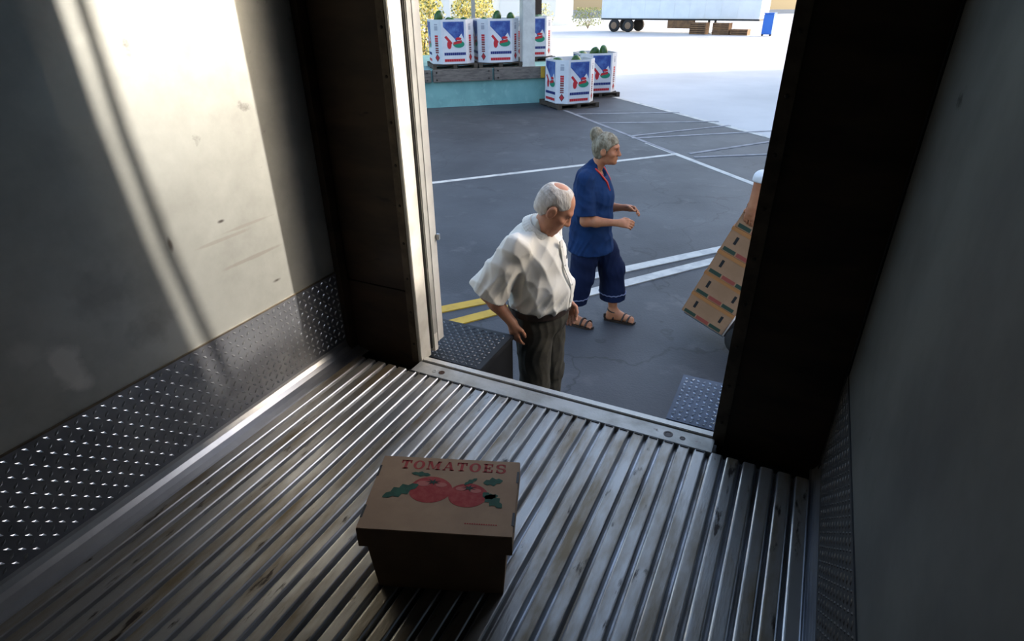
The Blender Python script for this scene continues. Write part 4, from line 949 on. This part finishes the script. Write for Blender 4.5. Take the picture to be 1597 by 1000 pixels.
# ---- the porter behind the carton stack
def porter():
    h = .009; HC = (.36,0,1.545); HM = rotm(pitch=26)
    b = Field((-.4,-.5,-.005), (.80,.6,1.8), h)
    b.ell((0,0,.93), (.125,.155,.13), .05); b.ell((.06,0,1.07), (.12,.145,.13), .06); b.cone((.08,0,1.10), (.20,0,1.28), .125, .125, .06, (1,1.25,1)); b.cone((.22,-.06,1.33), (.22,.06,1.33), .085, .085, .05)
    b.cone((.23,0,1.35), (.33,0,1.47), .062, .056, .03); head_field(b, HC, HM, .98)
    arms = {-1: ((.10,-.30,1.10),(.205,-.19,.985)), 1: ((.555,.335,1.425),(.580,.345,1.225))}
    for s in (-1, 1):
        el, wr = arms[s]; sh = (.225,s*.185,1.335); b.cone((.21,s*.1,1.34), sh, .058, .06, .04); b.cone(sh, el, .055, .044, .03); b.cone(el, wr, .046, .032, .02)
        b.cone((0,s*.09,.92), (.03,s*.10,.5), .09, .06, .04); b.cone((.03,s*.10,.5), (-.03,s*.105,.1), .057, .037, .03); b.cone((-.04,s*.105,.045), (.13,s*.115,.035), .034, .03, .02)
    hand_field(b, arms[1][1], frame((.10,-.05,-.95), (.3,.9,.0)), 1.0, .35, -1); hand_field(b, arms[-1][1], frame((.6,.2,-.6), (.3,-.5,.7)), 1.0, .8, 1)
    root = link('person', b.mesh('person', [M_skin2])); tag(root, 'porter in a white shirt mostly hidden by the right door jamb, steadying stacked cartons', 'person')
    f = Field((-.4,-.5,.9), (.80,.6,1.60), h); f.ell((.06,0,1.07), (.15,.175,.15), .06); f.cone((.07,0,1.08), (.19,0,1.28), .145, .145, .06, (1,1.25,1)); f.cone((.21,-.07,1.33), (.21,.07,1.33), .10, .10, .05); f.cone((.23,0,1.36), (.27,0,1.41), .08, .07, .03)
    for s in (-1, 1):
        sh = np.array((.225,s*.185,1.335)); e = np.array(arms[s][0]); f.cone(tuple(sh), tuple(sh+(e-sh)*1.0), .068, .064, .03)
    folds(f, .004, [((.4,.6,.6),50,.3,1),((1,.2,-.4),40,1,.8)]); cut(f, lambda X, Y, Z: np.where((X > .48) & (Y > .2), 1.405-Z, .96-Z))
    link('shirt', f.mesh('shirt', [M_wshirt]), root)
    t = Field((-.3,-.3,.02), (.3,.3,1.05), h); t.ell((0,0,.93), (.145,.17,.11), .05)
    for s in (-1, 1): t.cone((0,s*.085,.90), (.03,s*.10,.5), .108, .08, .03); t.cone((.03,s*.10,.5), (-.03,s*.107,.07), .08, .07, .03)
    cut(t, lambda X, Y, Z: .05-Z); link('trousers', t.mesh('trousers', [M_navy2]), root)
    for s in (-1, 1):
        sf = Field((-.14,s*.11-.09,0), (.24,s*.11+.09,.14), .008); sf.cone((-.06,s*.106,.05), (.14,s*.115,.04), .046, .04, .02); cut(sf, lambda X, Y, Z: .004-Z); link('shoe', sf.mesh('shoe', [M_leath]), root)
    hf = hair_shell(HC, HM, .98, .010, [((.085,0,-.035),(.082,.115,.090),.012),((.02,0,-.10),(.10,.12,.06),.012)], .007); link('hair', hf.mesh('hair', [M_leath]), root)
    for s in (-1, 1):
        p = np.array(HC)+.98*(HM@np.array((.086,s*.031,.003))); MB().ellipsoid(tuple(p), (.007,.008,.006)).build('eye', M_eye, root, True)
    root.location = (.335, 4.81, GZ); root.rotation_euler = (0,0,R(180))
    return root

# ---- hand truck with five leaning cartons
LEAN = R(21); HB = Vector((-.262, 4.72, GZ)); HROT = R(-8)
M_ship = mat('shipping_card', (.38,.21,.115), .8, c2=(.33,.18,.095), nscale=7, spec=.3)
M_shipd = mat('shipping_card_dark', (.20,.09,.035), .8, spec=.3)
M_pgr = mat('carton_print_green', (.025,.05,.03), .7); M_prd = mat('carton_print_red', (.30,.06,.04), .7); M_org = mat('carton_orange_edge', (.42,.17,.05), .75)
def hand_truck():
    # local frame: x towards the porter, lean about y; toe plate at the bottom, cartons stand on it on the -x side of the rails
    B = Matrix.Translation(HB) @ Matrix.Rotation(HROT,4,'Z') @ Matrix.Rotation(LEAN,4,'Y')
    B = Matrix.Translation((0,0,.12)) @ B
    t = empty('hand_truck'); t.matrix_world = B; tag(t, 'hand truck tilted back under the leaning carton stack', 'hand truck')
    CW, CD, CH = .38, .44, .212
    for y in (-.16, .16): MB().tube([(.02,y,-.02),(.02,y,.85)], .014, 8).build('rail', M_steelg, t, True)
    for z in (.15,.45,.75): MB().box(.008,.032,-.16,.16,z,z+.035).build('crossbar', M_steelg, t)
    MB().tube([(.02,-.16,.85),(.05,-.15,.91),(.055,0,.92),(.05,.15,.91),(.02,.16,.85)], .014, 8).build('handle', M_gasket, t, True)
    MB().box(-.36,.01,-.2,.2,-.018,-.004).build('toe_plate', M_steelg, t)
    for y in (-.245, .245):
        wh = MB().lathe([(.07,-.03),(.115,-.03),(.125,-.015),(.125,.015),(.115,.03),(.07,.03)], 18, M=Matrix.Translation((.14,y,.065))@Matrix.Rotation(R(90),4,'X')).build('wheel', M_tyre, t, True)
        MB().lathe([(.075,-.02),(.075,.02),(.03,.034)], 14, M=Matrix.Translation((.14,y,.065))@Matrix.Rotation(R(90),4,'X')).build('hub', mat('yellow_hub', (.62,.60,.20), .5), wh)
    MB().tube([(.14,-.23,.065),(.14,.23,.065)], .012, 8).build('axle', M_steelk, t)
    # cartons
    c = empty('shipping_carton'); 
    mb = MB(); mb.box(-CW,0,-CD/2,CD/2,0,CH,bev=.004); mb.build('carton_body', M_ship, c)
    MB().box(-CW-.004,.001,-CD/2-.004,CD/2+.004,CH-.030,CH-.001).build('lid_rim', M_org, c)
    for sy in (-1, 1):
        y = sy*(CD/2+.0008)
        for (x, z0, z1) in ((-CW+.075,.085,.150),(-.075,.085,.150)): MB().box(x-.011,x+.011,min(y,y-sy*.004),max(y,y-sy*.004),z0,z1).build('hand_slot', M_gasket, c)
        yy = sy*(CD/2+.0004); a, b_ = min(yy,yy-sy*.002), max(yy,yy-sy*.002)
        MB().box(-CW+.02,-CW+.12,a,b_,.008,.040).build('printed_strip', M_pgr, c); MB().box(-CW+.13,-CW+.24,a,b_,.008,.040).build('printed_strip', M_prd, c); MB().box(-CW+.25,-.03,a,b_,.008,.040).build('printed_strip', M_pgr, c)
    for y0 in (-.15,.10): MB().box(-CW-.0008,-CW+.003,y0,y0+.06,.12,.145).build('hand_slot', M_gasket, c)
    names = ['bottom','second from the bottom','middle','second from the top','top']
    for k in range(5):
        o = c if k == 0 else copy_tree(c)
        o.matrix_world = B @ Matrix.Translation((-.004+random.uniform(-.006,0), random.uniform(-.008,.008), k*(CH+.001)))
        tag(o, 'brown shipping carton with green and red print, %s of the leaning stack' % names[k], 'carton', 'cartons leaning on the hand truck')
hand_truck()
porter(); woman(); old_man()
